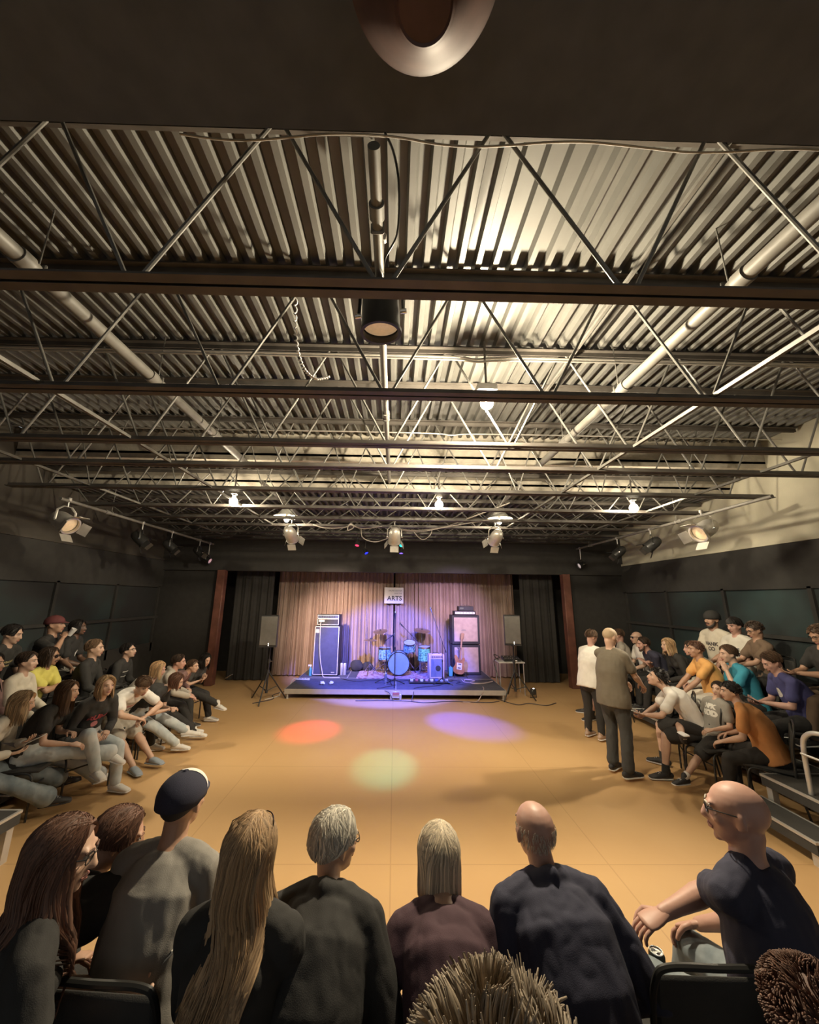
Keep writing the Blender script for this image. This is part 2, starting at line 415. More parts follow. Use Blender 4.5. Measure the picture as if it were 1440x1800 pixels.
# ------------------------------------------------------------------ open-web joists
JY = [1.545, 2.54, 3.49, 4.17, 5.17, 6.25, 7.14, 7.90, 8.75, 9.30, 9.85]
ORD = ['nearest', 'second', 'third', 'fourth', 'fifth', 'sixth', 'seventh', 'eighth', 'ninth', 'tenth', 'farthest']
PAN = 1.24; BZ = 3.65
for i, y in enumerate(JY):
    top = (H1 if y < Z1 else H2 if y < Z2 else H3) - .01
    t = thing('bar_joist', '%s open-web steel joist crossing under the roof deck, counted from the camera' % ORD[i] if 0 < i < 10 else '%s open-web steel joist crossing under the roof deck' % ORD[i],
              'joist', (0, y, BZ), group='open-web steel joists')
    hgt = top - BZ
    g = G()
    w2, hh = .062, .055
    for s in (-1, 1):
        g.box((0, s * .035, .006), (11.1, .052, .010)); g.box((0, s * .013, .032), (11.1, .008, .052))
    g.obj('bottom_chord', JOIST, t, smooth=False)
    g = G()
    for s in (-1, 1):
        g.box((0, s * .035, hgt - .006), (12.3, .052, .010)); g.box((0, s * .013, hgt - .032), (12.3, .008, .052))
    g.obj('top_chord', JOIST, t, smooth=False)
    k0 = -5 if i < 11 else -4
    for k in range(-5, 5):
        xb = -0.08 + PAN * k if i < 4 else -0.08 + PAN * k + random.uniform(-.25, .25) * (i > 4)
        for s in (-1, 1):
            xa = xb + s * PAN / 2
            if abs(xa) > 6.1 or abs(xb) > 5.5: continue
            g = G(); g.loft([(xb + s * .03, 0, .03), (xa - s * .03, 0, hgt - .03)], [.0115, .0115], n=8)
            g.obj('web_bar', WEBM, t)
    if i >= 4:   # the rear joists carry denser webs
        for k in range(-5, 5):
            xb = -0.08 + PAN * (k + .5)
            for s in (-1, 1):
                xa = xb + s * PAN * .3
                if abs(xa) > 6 or abs(xb) > 5.4: continue
                g = G(); g.loft([(xb, 0.02, .03), (xa, 0.02, hgt - .03)], [.009, .009], n=6); g.obj('web_bar', WEBM, t)
# longitudinal bridging rods on the chords
for (x, z, y0, y1, lab) in ((2.42, 3.69, -.5, 9.8, 'pale bridging rod along the joists, lower right'), (-2.67, 3.69, -.5, 9.8, 'pale bridging rod along the joists, lower left'),
                            (1.86, 4.70, -.5, 5.7, 'thin bridging rod tight under the roof deck, right'), (4.4, 3.69, 1.4, 9.5, 'outer bridging rod along the joists, far right'), (-4.4, 3.69, 1.4, 9.5, 'outer bridging rod along the joists, far left')):
    g = G(); g.box((x, (y0 + y1) / 2, z), (.028, y1 - y0, .028)); tag(g.obj('bridging_rod', WEBM, smooth=False), lab, 'rod', 'bridging rods')
def pipe(x, z, y0, y1, r, lab, couple=()):
    t = thing('sprinkler_pipe', lab, 'pipe', (x, (y0 + y1) / 2, z), group='long ceiling pipes')
    h = (y1 - y0) / 2; g = G(); g.cyl((0, -h, 0), (0, h, 0), r, n=20); g.obj('tube', PIPE, t)
    for c in couple:
        g = G(); g.cyl((0, c - (y0 + y1) / 2 - .04, 0), (0, c - (y0 + y1) / 2 + .04, 0), r + .012, n=20); g.obj('coupling', PIPE, t)
        g = G(); g.cyl((0, c - (y0 + y1) / 2 + .1, r), (0, c - (y0 + y1) / 2 + .1, H1 - z if c < 5.6 else H3 - z), .005, n=8); g.box((0, c - (y0 + y1) / 2 + .1, 0), (2 * r + .02, .02, 2 * r + .02), bev=.01); g.obj('hanger', WEBM, t)
    return t
pipe(-2.44, 4.26, 1.0, 5.7, .050, 'long pipe under the roof deck, left', (2.0, 3.3, 4.6))
pipe(2.29, 4.26, 1.0, 5.7, .050, 'long pipe under the roof deck, right', (2.0, 3.3, 4.6))
pipe(-0.13, 4.22, 1.30, 9.8, .030, 'long straight pipe down the middle of the ceiling', (1.6, 3.9, 6.8))
pipe(2.05, 3.98, 5.8, 9.8, .035, 'pipe under the low roof deck behind the right bulbs', (7.0, 8.5))
pipe(-2.2, 3.98, 5.8, 9.8, .035, 'pipe under the low roof deck behind the left bulb', (7.0, 8.5))
pipe(-4.9, 3.52, 5.3, 9.98, .024, 'pale lighting pipe along the left wall', (6.2, 9.2))
pipe(4.95, 3.52, 4.6, 9.98, .024, 'pale lighting pipe along the right wall', (6.2, 9.2))
CONDM = mat('conduit_steel', (0.5, 0.47, 0.42), 0.35, 0.6, var=.1)
for (y, z, lab) in ((3.40, 4.63, 'thin steel conduit across the ceiling above the nearest bulb'), (3.33, 4.55, 'lower thin steel conduit just below the one over the nearest bulb'), (1.47, 4.66, 'bright thin conduit along the edge of the black ceiling'), (5.08, 4.55, 'thin steel conduit across the ceiling by the first roof step')):
    g = G(); tube(g, [(-5.8, y, z), (-2, y, z + .005), (0.4, y, z), (.8, y - .01, z - .03), (1.2, y, z), (3, y, z + .004), (5.8, y, z)], .011, 8); g.v = [v for v in g.v]; tag(g.obj('conduit', CONDM), lab, 'conduit', 'ceiling conduits')
cable([(x, 1.50 + .02 * sin(x * 5), 4.60 - .025 * abs(sin(x * 2.2))) for x in [-1.2 + .2 * k for k in range(22)]], .006, CONDM, 'loose grey wire along the edge of the black ceiling')
# spiral flex conduit hanging at left
g = G(); pts = []
base = catmull([(-.87, 2.62, 4.80), (-.87, 2.70, 4.35), (-.82, 2.78, 4.08), (-.72, 2.87, 4.0), (-.6, 2.9, 4.04)], 40)
for k, p in enumerate(base): pts.append(p + Vector((cos(k * 1.05), sin(k * 1.05), 0)) * .012)
g.loft(pts, [.006] * len(pts), n=6); tag(g.obj('spiral_cord', WHITE), 'coiled white cord hanging below the corrugated deck', 'cable')

# ------------------------------------------------------------------ bulbs
def glow(t, c, r, w_):
    m_ = mat('bulb_glow_%d' % w_, (1, .9, .7), .3, var=0, emit=((1.0, 0.86, 0.62), w_ / (4 * pi * pi * r * r)))
    g = G(); g.ell(c, (r, r, r * 1.15), n=12); return g.obj('bulb', m_, t)
def bare_bulb(x, y, z, ztop, w_, lab, r=.066, big=False):
    t = thing('bare_bulb_light', lab, 'light', (x, y, z), group='bare bulbs on the ceiling')
    glow(t, (0, 0, 0), r, w_)
    g = G(); g.cyl((0, 0, .06), (0, 0, .11), .026, .03, 16); g.obj('socket', WHITE, t)
    g = G(); g.box((0, 0, .15), (.20, .12, .08) if big else (.10, .08, .05), bev=.01); g.obj('junction_box', ALU if big else JOIST, t)
    if ztop - z > .2:
        g = G(); g.cyl((0, 0, .19), (0, 0, ztop - z), .012, n=10); g.obj('stem', JOIST, t)
bare_bulb(.90, 3.36, 4.085, 4.79, P_BULB_NEAR, 'glowing bare bulb nearest the camera, under a metal junction box', big=True)
bare_bulb(-2.69, 5.97, 3.68, H2, P_BULB, 'glowing bare bulb at the left of the rear row of lights')
bare_bulb(.72, 5.97, 3.68, H2, P_BULB * .8, 'glowing bare bulb in the middle of the rear row of lights')
bare_bulb(4.0, 5.97, 3.68, H2, P_BULB, 'glowing bare bulb at the right near the lit upper wall')
def shade_light(x, y, z, lab):
    t = thing('reflector_light', lab, 'light', (x, y, z), group='reflector lights over the floor')
    g = G(); g.lathe([(.03, .20), (.08, .19), (.19, .05), (.265, .01), (.262, .0), (.185, .035), (.07, .175)], n=36); g.obj('lamp_shade', mat('shade_enamel', (.75, .72, .65), .35, var=.04), t)
    glow(t, (0, 0, -.045), .05, P_SHADE)
    g = G(); g.cyl((0, 0, .02), (0, 0, .2), .025, n=12); g.cyl((0, 0, .2), (0, 0, H3 - z), .008, n=8); g.obj('stem', JOIST, t)
shade_light(-2.22, 7.40, 3.74, 'glowing bulb under a pale reflector shade, left of centre')
shade_light(2.10, 7.30, 3.74, 'glowing bulb under a pale reflector shade, right of centre')
g = G()

# ------------------------------------------------------------------ stage lights
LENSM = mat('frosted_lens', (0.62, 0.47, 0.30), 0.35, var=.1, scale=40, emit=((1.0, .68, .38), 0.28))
def par(loc, aim, lab, size=1.0, body=BLACKM, lens=None, hang=None, doors=True, power=0, color=WARM, angle=35, blend=.6, grp='stage lights'):
    t = thing('stage_light', lab, 'stage light', loc, group=grp)
    d = (Vector(aim) - Vector(loc)).normalized(); M = d.to_track_quat('Z', 'Y').to_matrix()
    def X(g): g.v = [M @ (v * size) for v in g.v]; return g
    g = G(); g.lathe([(.0, -.19), (.05, -.185), (.085, -.15), (.105, -.08), (.11, .10), (.118, .10), (.118, .12), (.10, .12), (.10, .09)], n=32); X(g).obj('housing', body, t)
    g = G(); g.lathe([(0, .085), (.06, .083), (.1, .075), (.1, .07), (0, .07)], n=32); X(g).obj('lens', lens or LENSM, t)
    for s in (-1, 1):
        g = G(); g.cyl((s * .115, 0, 0), (s * .15, 0, 0), .014, n=10); X(g).obj('pivot', CHROME, t)
    ht = hang if hang is not None else .35
    a = M @ Vector((.13 * size, 0, 0)); b = M @ Vector((-.13 * size, 0, 0)); c = Vector((0, 0, .20 * size))
    g = G(); g.loft([a, a * .95 + c * .7, a * .4 + c], [(.014, .003)] * 3, n=6); g.loft([b, b * .95 + c * .7, b * .4 + c], [(.014, .003)] * 3, n=6); g.loft([a * .45 + c, b * .45 + c], [(.003, .014)] * 2, n=6)
    g.obj('yoke', body, t)
    g = G(); g.cyl(c, (0, 0, ht), .010, n=8); g.box((0, 0, ht), (.05, .05, .06), bev=.01); g.obj('clamp', ALU, t)
    if doors:
        for q, (dx, dy) in enumerate(((1, 0), (-1, 0), (0, 1), (0, -1))):
            g = G(); n_ = Vector((dx, dy, 0)); tdir = Vector((-dy, dx, 0))
            R = Matrix((tdir, (n_ * .5 + Vector((0, 0, .87))).normalized(), (n_ * .87 - Vector((0, 0, .5))).normalized())).transposed()
            g.box(n_ * .148 + Vector((0, 0, .165)), (.15, .11, .003), rot=R); X(g).obj('barn_door', body, t)
    if power:
        l = lamp('stage_lamp', 'SPOT', Vector(loc) + d * .16 * size, power, color, aim, .05 * size, angle, blend); 
    return t
SILV = mat('worn_silver', (.55, .52, .47), .4, .5, var=.15)
par((-.12, 2.08, 3.98), (-.02, 2.62, 0), 'big black stage light with a round amber lens hanging nearest the camera', 1.15, hang=.62, doors=False, power=0)
par((-4.9, 5.45, 3.2), (.8, 4.9, 0), 'black stage light with silver flaps hanging at the left wall', 1.15, SILV, hang=.34, power=P_PAR, angle=80, blend=1.0)
par((4.95, 5.75, 3.28), (-.8, 4.9, 0), 'silver stage light with open flaps hanging by the right wall', 1.25, SILV, hang=.30, power=P_PAR, angle=80, blend=1.0)
PURP = (0.62, .35, 1.0); BLUE = (0.08, .12, 1.0)
par((-2.05, 7.2, 3.34), (-1.4, 11.2, 1.0), 'silver stage light below the left reflector shade', 1.1, SILV, hang=.33, power=1500, color=(1.0, .74, .60), angle=52, blend=1.0)
par((-.02, 7.25, 3.34), (-.15, 10.1, .3), 'silver stage light facing the camera at the centre of the ceiling', 1.1, SILV, hang=.33, power=2600, color=BLUE, angle=64, blend=.35)
par((1.98, 7.2, 3.34), (1.4, 11.2, 1.1), 'silver stage light below the right reflector shade', 1.1, SILV, hang=.33, power=1000, color=(.74, .52, .95), angle=52, blend=1.0)
par((-4.9, 9.3, 3.22), (-2, 9.6, 1), 'small stage light with bead-like highlights above the left post', .8, hang=.3)
par((-4.9, 9.80, 3.08), (0, 9.0, 1), 'small stage light with a pink lens beside the left post top', .7, hang=.44, doors=False, lens=mat('pink_lens', (.6, .35, .38), .3, var=0, emit=((1, .6, .65), .35)))
par((-4.88, 7.1, 3.2), (-2, 8.4, .5), 'dark stage light midway along the left lighting pipe', .95, hang=.32)
par((-4.9, 8.1, 3.2), (-2, 9.4, .5), 'dark stage light at the far half of the left lighting pipe', .9, hang=.32)
par((4.95, 7.0, 3.22), (2, 8.4, .5), 'dark stage light midway along the right lighting pipe', .95, hang=.3)
par((4.95, 8.1, 3.2), (2, 9.4, .5), 'dark stage light at the far half of the right lighting pipe', .9, hang=.32)
par((4.95, 9.80, 3.08), (0, 9.0, 1), 'small stage light with a white lens beside the right post top', .7, hang=.44, doors=False, lens=mat('pale_lens', (.6, .5, .48), .3, var=0, emit=((1, .85, .8), .35)))
# small coloured fixtures on the last joists, throwing the three spots on the floor
def pin(loc, aim, color, power, angle, lab, blend=.75):
    t = thing('pin_spot', lab, 'stage light', loc, group='coloured pin spots')
    d = (Vector(aim) - Vector(loc)).normalized(); M = d.to_track_quat('Z', 'Y').to_matrix()
    g = G(); g.lathe([(0, -.09), (.045, -.085), (.055, 0), (.055, .07), (.048, .07), (.048, .05)], n=20, M=M); g.obj('housing', BLACKM, t)
    g = G(); g.lathe([(0, .056), (.047, .055), (.047, .05), (0, .05)], n=20, M=M)
    g.obj('lens', mat('pin_lens_%.1f%.1f%.1f' % color, color, .3, var=0, emit=(color, 2.5)), t)
    g = G(); g.cyl((0, 0, .03), (0, 0, BZ - loc[2]), .008, n=8); g.obj('clamp', BLACKM, t)
    lamp('pin_lamp', 'SPOT', Vector(loc) + d * .09, power, color, aim, .012, angle, blend)
pin((-.9, 8.75, 3.42), (-1.37, 6.86, 0), (1.0, .04, .10), 800, 17.5, 'pin spot with a red lens over the stage front')
pin((-.75, 9.30, 3.30), (1.31, 7.24, 0), (.02, .03, 1.0), 3200, 20, 'pin spot with a blue lens over the stage front')
pin((.15, 8.75, 3.42), (-.10, 5.55, 0), (.02, 1.0, .80), 420, 13, 'pin spot with a green lens over the stage centre')
pin((.15, 9.30, 3.32), (.1, 8.3, 0), (.22, .12, 1.0), 260, 75, 'pin spot with a violet lens over the stage centre', 1.0)
# loose cables along the lighting position
LC = mat('pale_cable', (.5, .46, .4), .5)
cable([(-1.75, 7.75, 3.66), (-1.5, 7.78, 3.60), (-1.1, 7.8, 3.62), (-.95, 7.8, 3.7), (-.9, 7.8, 3.62), (-1.02, 7.8, 3.56), (-.98, 7.8, 3.68), (-.7, 7.8, 3.60), (-.3, 7.8, 3.66)], .012, LC, 'pale cable with a loop left of the centre stage light')
cable([(-.1, 7.82, 3.64), (.4, 7.8, 3.58), (1.0, 7.6, 3.62), (1.5, 7.0, 3.72), (2.1, 6.6, 3.9)], .012, LC, 'pale cable sweeping up to the right of the centre stage light')
cable([(-.1, 7.86, 3.62), (.5, 7.84, 3.56), (1.1, 7.4, 3.6), (1.9, 7.0, 3.68)], .009, LC, 'thin second cable running right of the centre stage light')
cable([(-.75, 7.88, 3.62), (-.7, 7.88, 3.42), (-.45, 7.88, 3.33), (-.2, 7.88, 3.40), (-.08, 7.7, 3.46)], .009, LC, 'pale cable hanging in a bow left of the centre stage light')
cable([(.35, 7.88, 3.62), (.5, 7.88, 3.44), (.62, 7.88, 3.40), (.75, 7.88, 3.5), (.8, 7.88, 3.64)], .009, LC, 'pale cable hanging in a short bow right of the centre stage light')
cable([(-.10, 1.54, 4.72), (-.04, 1.58, 4.60), (-.01, 1.68, 4.48), (-.02, 1.85, 4.36), (-.10, 1.98, 4.30), (-.12, 2.08, 4.12)], .007, BLACKM, 'black cable looping down to the big amber-lensed light')
# dome fixture over the viewer
t = thing('dome_light', 'round reddish-brown unlit ceiling fixture at the top of the view', 'light fixture', (.057, .656, 3.85))
DOME = mat('dome_enamel', (.075, .038, .03), .6, .0, var=.25, scale=9)
g = G(); g.lathe([(.245, .03), (.262, .012), (.262, 0), (.25, -.006), (.215, -.045), (.15, -.12), (.11, -.165), (.10, -.17)], n=64); g.obj('dome', DOME, t)
g = G(); g.lathe([(.10, -.165), (.10, -.178), (.092, -.185), (.085, -.178), (0, -.172)], n=48); g.obj('centre_cap', DOME, t)
g = G(); g.lathe([(.245, .03), (.1, .12), (.06, .14), (.06, .183), (0, .183)], n=32); g.obj('canopy', BLACKM, t)

t.scale = (.82, .82, .82)

# ------------------------------------------------------------------ the stage
SZ = .20
STAGEC = mat('stage_carpet', (.075, .075, .09), .85, var=.2, scale=12, bump=.15)
SEAM = mat('seam_tape', (.35, .35, .38), .6)
def sdeck(cx, cy, sx, sy, lab, z=SZ):
    t = thing('stage_platform', lab, 'stage platform', (cx, cy, 0), group='portable stage platforms')
    g = G(); g.box((0, 0, z - .012), (sx - .012, sy - .012, .024)); g.obj('deck_top', STAGEC, t, smooth=False)
    g = G()
    for s in (-1, 1):
        g.box((0, s * (sy / 2 - .012), z - .055), (sx - .004, .020, .09)); g.box((s * (sx / 2 - .012), 0, z - .055), (.020, sy - .05, .09))
        g.box((0, s * (sy / 2 - .008), z - .004), (sx - .004, .010, .010)); g.box((s * (sx / 2 - .008), 0, z - .004), (.010, sy - .03, .010))
    g.obj('edge_frame', ALU, t, smooth=False)
    for a in (-1, 1):
        for b in (-1, 1):
            g = G(); g.cyl((a * (sx / 2 - .06), b * (sy / 2 - .05), .012), (a * (sx / 2 - .06), b * (sy / 2 - .05), z - .05), .024, n=12); g.cyl((a * (sx / 2 - .06), b * (sy / 2 - .05), 0), (a * (sx / 2 - .06), b * (sy / 2 - .05), .014), .034, n=12); g.obj('leg', ALU, t)
SCX = .06
sdeck(SCX - 1.22, 9.39, 2.44, 1.18, 'front left stage platform with pale metal edge')
sdeck(SCX + 1.22, 9.39, 2.44, 1.18, 'front right stage platform with pale metal edge')
for k, nm in enumerate(('behind the left end, under the bass cabinet', 'left of centre under the small drum', 'right of centre under the green-lit drum', 'at the right end under the pale speaker cabinets')):
    sdeck(SCX - 1.83 + 1.22 * k, 10.59, 1.22, 1.20, 'back stage platform ' + nm)
g = G(); g.box((SCX, 8.785, .10), (.20, .03, .13), bev=.006); g.box((SCX, 8.765, .13), (.14, .02, .05), mi=1)
for s in (-1, 1): g.box((SCX + s * .1, 8.78, .06), (.05, .05, .12), bev=.01)
tag(g.obj('stage_clamp', [ALU, mat('clamp_red', (.35, .12, .12), .5)]), 'metal clamp with a reddish plate where the two front platforms meet', 'clamp')
# rug
RUG = two_tone('patterned_rug', (.30, .10, .13), (.50, .36, .38), 9, .3, .5, .95, kind='voronoi')
g = G(); g.box((.12, 10.45, SZ + .006), (2.1, 1.02, .012), 0)
for s in (-1, 1): g.box((.12 + s * 1.0, 10.45, SZ + .0125), (.06, 1.0, .003), 1); g.box((.12, 10.45 + s * .47, SZ + .0125), (2.0, .06, .003), 1)
tag(g.obj('rug', [RUG, mat('rug_border', (.42, .3, .33), .95)], smooth=False), 'faded red patterned rug under the drum kit', 'rug')
RZ = SZ + .013
# sign
t = thing('sign', 'white square sign on the stage curtain', 'sign', (-.02, 11.12, 2.24))
g = G(); g.box((0, 0, 0), (.56, .02, .46), bev=.004); g.obj('sign_board', mat('sign_board', (.80, .77, .78), .5, var=.02), t)
INK = mat('sign_ink', (.03, .03, .05), .6, var=0); INKG = mat('sign_ink_grey', (.22, .22, .25), .6, var=0)
def flat_text(s, size, x, z, m_, parent, y=-.0125, al='RIGHT', bold=0.0, sy=1.0, name='lettering', rz=0):
    me = text_mesh(s, size, .0008, al, bold); o = bpy.data.objects.new(name, me); COL.objects.link(o); me.materials.append(m_)
    o.parent = parent; o.location = (x, y, z); o.rotation_euler = (pi / 2, 0, rz); o.scale = (1, sy, 1); return o
flat_text('SALINE CENTER', .055, .235, .135, INKG, t); flat_text('FOR THE', .055, .235, .055, INKG, t); flat_text('ARTS', .185, .235, -.085, INK, t, bold=.003)
g = G()
for s in (-1, 1): g.cyl((s * .22, 0, .23), (s * .22, .08, .95), .002, n=6)
g.obj('hanging_wire', BLACKM, t)

TOLEX = mat('black_tolex', (.028, .028, .032), .55, bump=.3, bscale=400)
BLUELIT_GRILLE = mat('blue_lit_dark_grille', (.05, .055, .11), .8, bump=.4, bscale=500)  # dark cloth, the blue stage wash is tinted into its colour
PIPING = mat('pale_piping', (.62, .58, .58), .5, var=.04)
CREAM = mat('cream_grille', (.48, .37, .34), .85, bump=.3, bscale=400)
TAPE = mat('paper_tape', (.75, .72, .68), .7, var=.04)
def frame(g, w_, h, y, z0, th, dp=.012, mi=0):
    for s in (-1, 1): g.box((s * (w_ / 2 - th / 2), y, z0 + h / 2), (th, dp, h), mi)
    g.box((0, y, z0 + th / 2), (w_, dp, th), mi); g.box((0, y, z0 + h - th / 2), (w_, dp, th), mi)
# bass rig
t = thing('bass_cabinet', 'tall dark bass speaker cabinet with pale piping, left on the stage', 'speaker cabinet', (-1.75, 10.42, SZ), rz=-.05)
g = G(); g.box((0, .02, .62), (.66, .42, 1.22), bev=.012); g.obj('cabinet_body', TOLEX, t)
g = G(); g.box((0, -.195, .62), (.60, .02, 1.15)); g.obj('grille', BLUELIT_GRILLE, t)
g = G(); frame(g, .64, 1.19, -.200, .025, .016, .02); g.obj('piping', PIPING, t)
g = G(); g.box((.2, -.208, .09), (.09, .006, .022)); g.obj('badge', ALU, t)
g = G(); g.box((-.25, -.208, 1.10), (.085, .004, .09)); g.obj('paper_label', TAPE, t)
for a in (-1, 1):
    g = G(); g.cyl((a * .28, -.12, 0), (a * .28, -.12, .012), .02, n=10); g.cyl((a * .28, .16, 0), (a * .28, .16, .012), .02, n=10); g.obj('foot', BLACKPL, t)
t = thing('bass_amplifier', 'dark bass amplifier head with pale piping on the tall cabinet', 'amplifier', (-1.75, 10.42, SZ + 1.23), rz=-.05)
g = G(); g.box((0, .02, .15), (.61, .34, .28), bev=.012); g.obj('amp_body', TOLEX, t)
g = G(); frame(g, .57, .16, -.153, .02, .012, .012); frame(g, .57, .09, -.153, .185, .01, .012); g.obj('piping', PIPING, t)
g = G(); g.box((0, -.152, .23), (.54, .006, .07)); g.obj('control_panel', mat('amp_panel', (.10, .12, .2), .4, .4), t)
for k in range(7):
    g = G(); g.cyl((-.22 + k * .065, -.155, .23), (-.22 + k * .065, -.172, .23), .011, n=12); g.obj('knob', BLACKPL if k else CHROME, t)
g = G(); g.box((-.17, -.158, .125), (.15, .004, .045)); g.obj('paper_label', TAPE, t)
cable([(-1.93, 10.20, SZ + 1.36), (-1.93, 10.17, SZ + 1.0), (-1.90, 10.17, SZ + .5), (-1.82, 10.15, SZ + .12), (-1.76, 10.05, SZ + .012), (-1.6, 9.95, SZ + .012), (-1.35, 9.98, SZ + .012)], .010, PIPING, 'pale cable hanging down the front of the bass cabinet')
for k in range(2):
    t = thing('steel_canister', 'silvery upright canister beside the bass cabinet, %s of the pair' % ('left', 'right')[k], 'canister', (-1.36 + k * .085, 10.38, SZ), group='silvery canisters')
    g = G(); g.lathe([(.038, 0), (.04, .01), (.04, .27), (.03, .29), (.0, .29)], n=20, close=False); g.obj('canister_body', ALU, t)
    g = G(); g.loft([(-.015, 0, .285), (-.012, 0, .325), (.012, 0, .325), (.015, 0, .285)], [.004] * 4, n=6); g.obj('handle', CHROME, t)
def bottle(x, y, h, r, m_, capm, lab, z=SZ, spray=False):
    t = thing('bottle', lab, 'bottle', (x, y, z)); g = G()
    g.lathe([(0, 0), (r, 0), (r, h * .62), (r * .9, h * .7), (r * .38, h * .84), (r * .36, h * .9), (0, h * .9)], n=20); g.obj('bottle_body', m_, t)
    g = G(); g.cyl((0, 0, h * .89), (0, 0, h), r * .42, n=14)
    if spray: g.box((-.02, 0, h * 1.02), (.09, .025, .04), bev=.008); g.loft([(-.045, 0, h), (-.05, 0, h * .85)], [.005, .004], n=6)
    g.obj('spray_head' if spray else 'cap', capm, t)
TEAL = mat('teal_plastic', (.08, .32, .33), .35); GLASS = mat('clear_plastic', (.75, .78, .85), .08, var=0, trans=.85)
bottle(-2.14, 10.25, .24, .038, TEAL, WHITE, 'teal spray bottle with white head left of the bass cabinet', spray=True)
bottle(-.18, 9.35, .25, .035, GLASS, WHITE, 'clear water bottle at the foot of the front microphone stand')
g = G(); g.box((1.49, 10.32, SZ + .115), (.11, .10, .22), bev=.012); g.cyl((1.49, 10.32, SZ + .225), (1.49, 10.32, SZ + .25), .02, n=10); tag(g.obj('carton', TEAL), 'teal carton standing left of the guitar', 'carton')
t = thing('power_strip', 'white power strip on the left edge of the stage', 'power strip', (-2.2, 9.72, SZ), rz=-.08)
g = G(); g.box((0, 0, .02), (.34, .06, .038), bev=.008); g.obj('strip_body', WHITE, t)
for k in range(4):
    g = G(); g.box((-.11 + k * .07, 0, .0405), (.035, .03, .003)); g.obj('socket', BLACKPL, t)
cable([(-2.36, 9.72, SZ + .02), (-2.42, 9.66, SZ + .02), (-2.5, 9.5, .03), (-2.6, 9.3, .01), (-2.55, 9.0, .01), (-2.75, 8.7, .01)], .009, WHITE, 'white cord running off the left edge of the stage')
def crumple(x, y, r, seed, lab):
    g = G(); g.ell((0, 0, 0), (r, r * .8, r * .6), n=20)
    g.v = [v * (1 + .45 * noise.noise(v * 22 + Vector((seed, 0, 0)))) for v in g.v]; zz = min(v.z for v in g.v)
    g.xf(Matrix.Translation((x, y, SZ - zz))); tag(g.obj('crumpled_cloth', WHITE, ang=80), lab, 'cloth', 'crumpled cloths on the stage')
crumple(-1.63, 9.22, .06, 3, 'crumpled white cloth on the front left of the stage, left of the pair')
crumple(-1.44, 9.28, .055, 9, 'crumpled white cloth on the front left of the stage, right of the pair')
# speaker cabinets at the right
for k, z in enumerate((SZ, SZ + .77)):
    t = thing('guitar_cabinet', ('bottom speaker cabinet with pale grille, behind the guitar', 'top speaker cabinet with pale grille, under the small amplifiers')[k], 'speaker cabinet', (1.94, 10.62, z), rz=.04, group='stacked guitar cabinets')
    g = G(); g.box((0, .03, .385), (.76, .36, .755), bev=.012); g.obj('cabinet_body', TOLEX, t)
    g = G(); g.box((0, -.155, .39), (.64, .02, .62)); g.obj('grille', CREAM, t)
    g = G(); g.box((-.06, -.168, .38), (.10, .004, .012)); g.box((-.06, -.168, .36), (.13, .004, .007)); g.obj('badge', INKG, t)
    for a in (-1, 1):
        g = G(); g.cyl((a * .3, -.1, 0), (a * .3, -.1, .012), .022, n=10); g.cyl((a * .3, .16, 0), (a * .3, .16, .012), .022, n=10); g.obj('foot', BLACKPL, t)
        g = G(); g.loft([(a * .382, -.05, .40), (a * .40, -.03, .40), (a * .40, .09, .40), (a * .382, .11, .40)], [.008] * 4, n=8); g.obj('handle', BLACKM, t)
t = thing('guitar_amplifier', 'wide low amplifier with a white panel on the stacked cabinets', 'amplifier', (1.93, 10.6, SZ + 1.535), rz=.04)
g = G(); g.box((0, 0, .055), (.60, .26, .105), bev=.01); g.obj('amp_body', TOLEX, t)
g = G(); g.box((0, -.132, .055), (.54, .006, .055)); g.obj('control_panel', WHITE, t)
for k in range(6):
    g = G(); g.cyl((-.22 + k * .085, -.135, .055), (-.22 + k * .085, -.15, .055), .010, n=10); g.obj('knob', BLACKPL, t)
t = thing('guitar_amplifier', 'small black amplifier on top of the white-panelled one', 'amplifier', (1.97, 10.6, SZ + 1.642), rz=.04)
g = G(); g.box((0, 0, .065), (.42, .22, .125), bev=.01); g.obj('amp_body', TOLEX, t)
g = G(); g.box((-.12, -.112, .07), (.10, .005, .04)); g.obj('control_panel', CHROME, t)
g = G(); g.loft([(-.12, 0, .125), (-.10, 0, .155), (.10, 0, .155), (.12, 0, .125)], [.007] * 4, n=8); g.obj('handle', BLACKM, t)
# combo amplifier
t = thing('combo_amplifier', 'cream combo amplifier with round dark speaker, front right of the stage', 'amplifier', (1.08, 10.02, SZ), rz=.10)
PINKT = mat('cream_tolex', (.60, .46, .46), .5, var=.06)
g = G(); g.box((0, .02, .30), (.40, .24, .58), bev=.02); g.obj('amp_body', PINKT, t)
g = G(); g.box((0, -.098, .27), (.31, .012, .42)); g.obj('grille', mat('grey_grille', (.16, .18, .26), .8, bump=.3, bscale=300), t)
g = G(); g.lathe([(0, 0), (.065, 0), (.065, .008), (0, .010)], c=(.03, -.104, .26), M=Matrix.Rotation(pi / 2, 3, 'X'), n=28); g.obj('speaker_cone', BLACKPL, t)
g = G(); g.box((0, -.10, .53), (.31, .01, .06)); g.obj('control_panel', mat('tan_panel', (.35, .27, .27), .5), t)
for k in range(5):
    g = G(); g.cyl((-.11 + k * .055, -.105, .53), (-.11 + k * .055, -.12, .53), .010, n=10); g.obj('knob', BLACKPL, t)
g = G(); g.loft([(-.09, .02, .585), (-.07, .02, .615), (.07, .02, .615), (.09, .02, .585)], [.008] * 4, n=8); g.obj('handle', BLACKM, t)
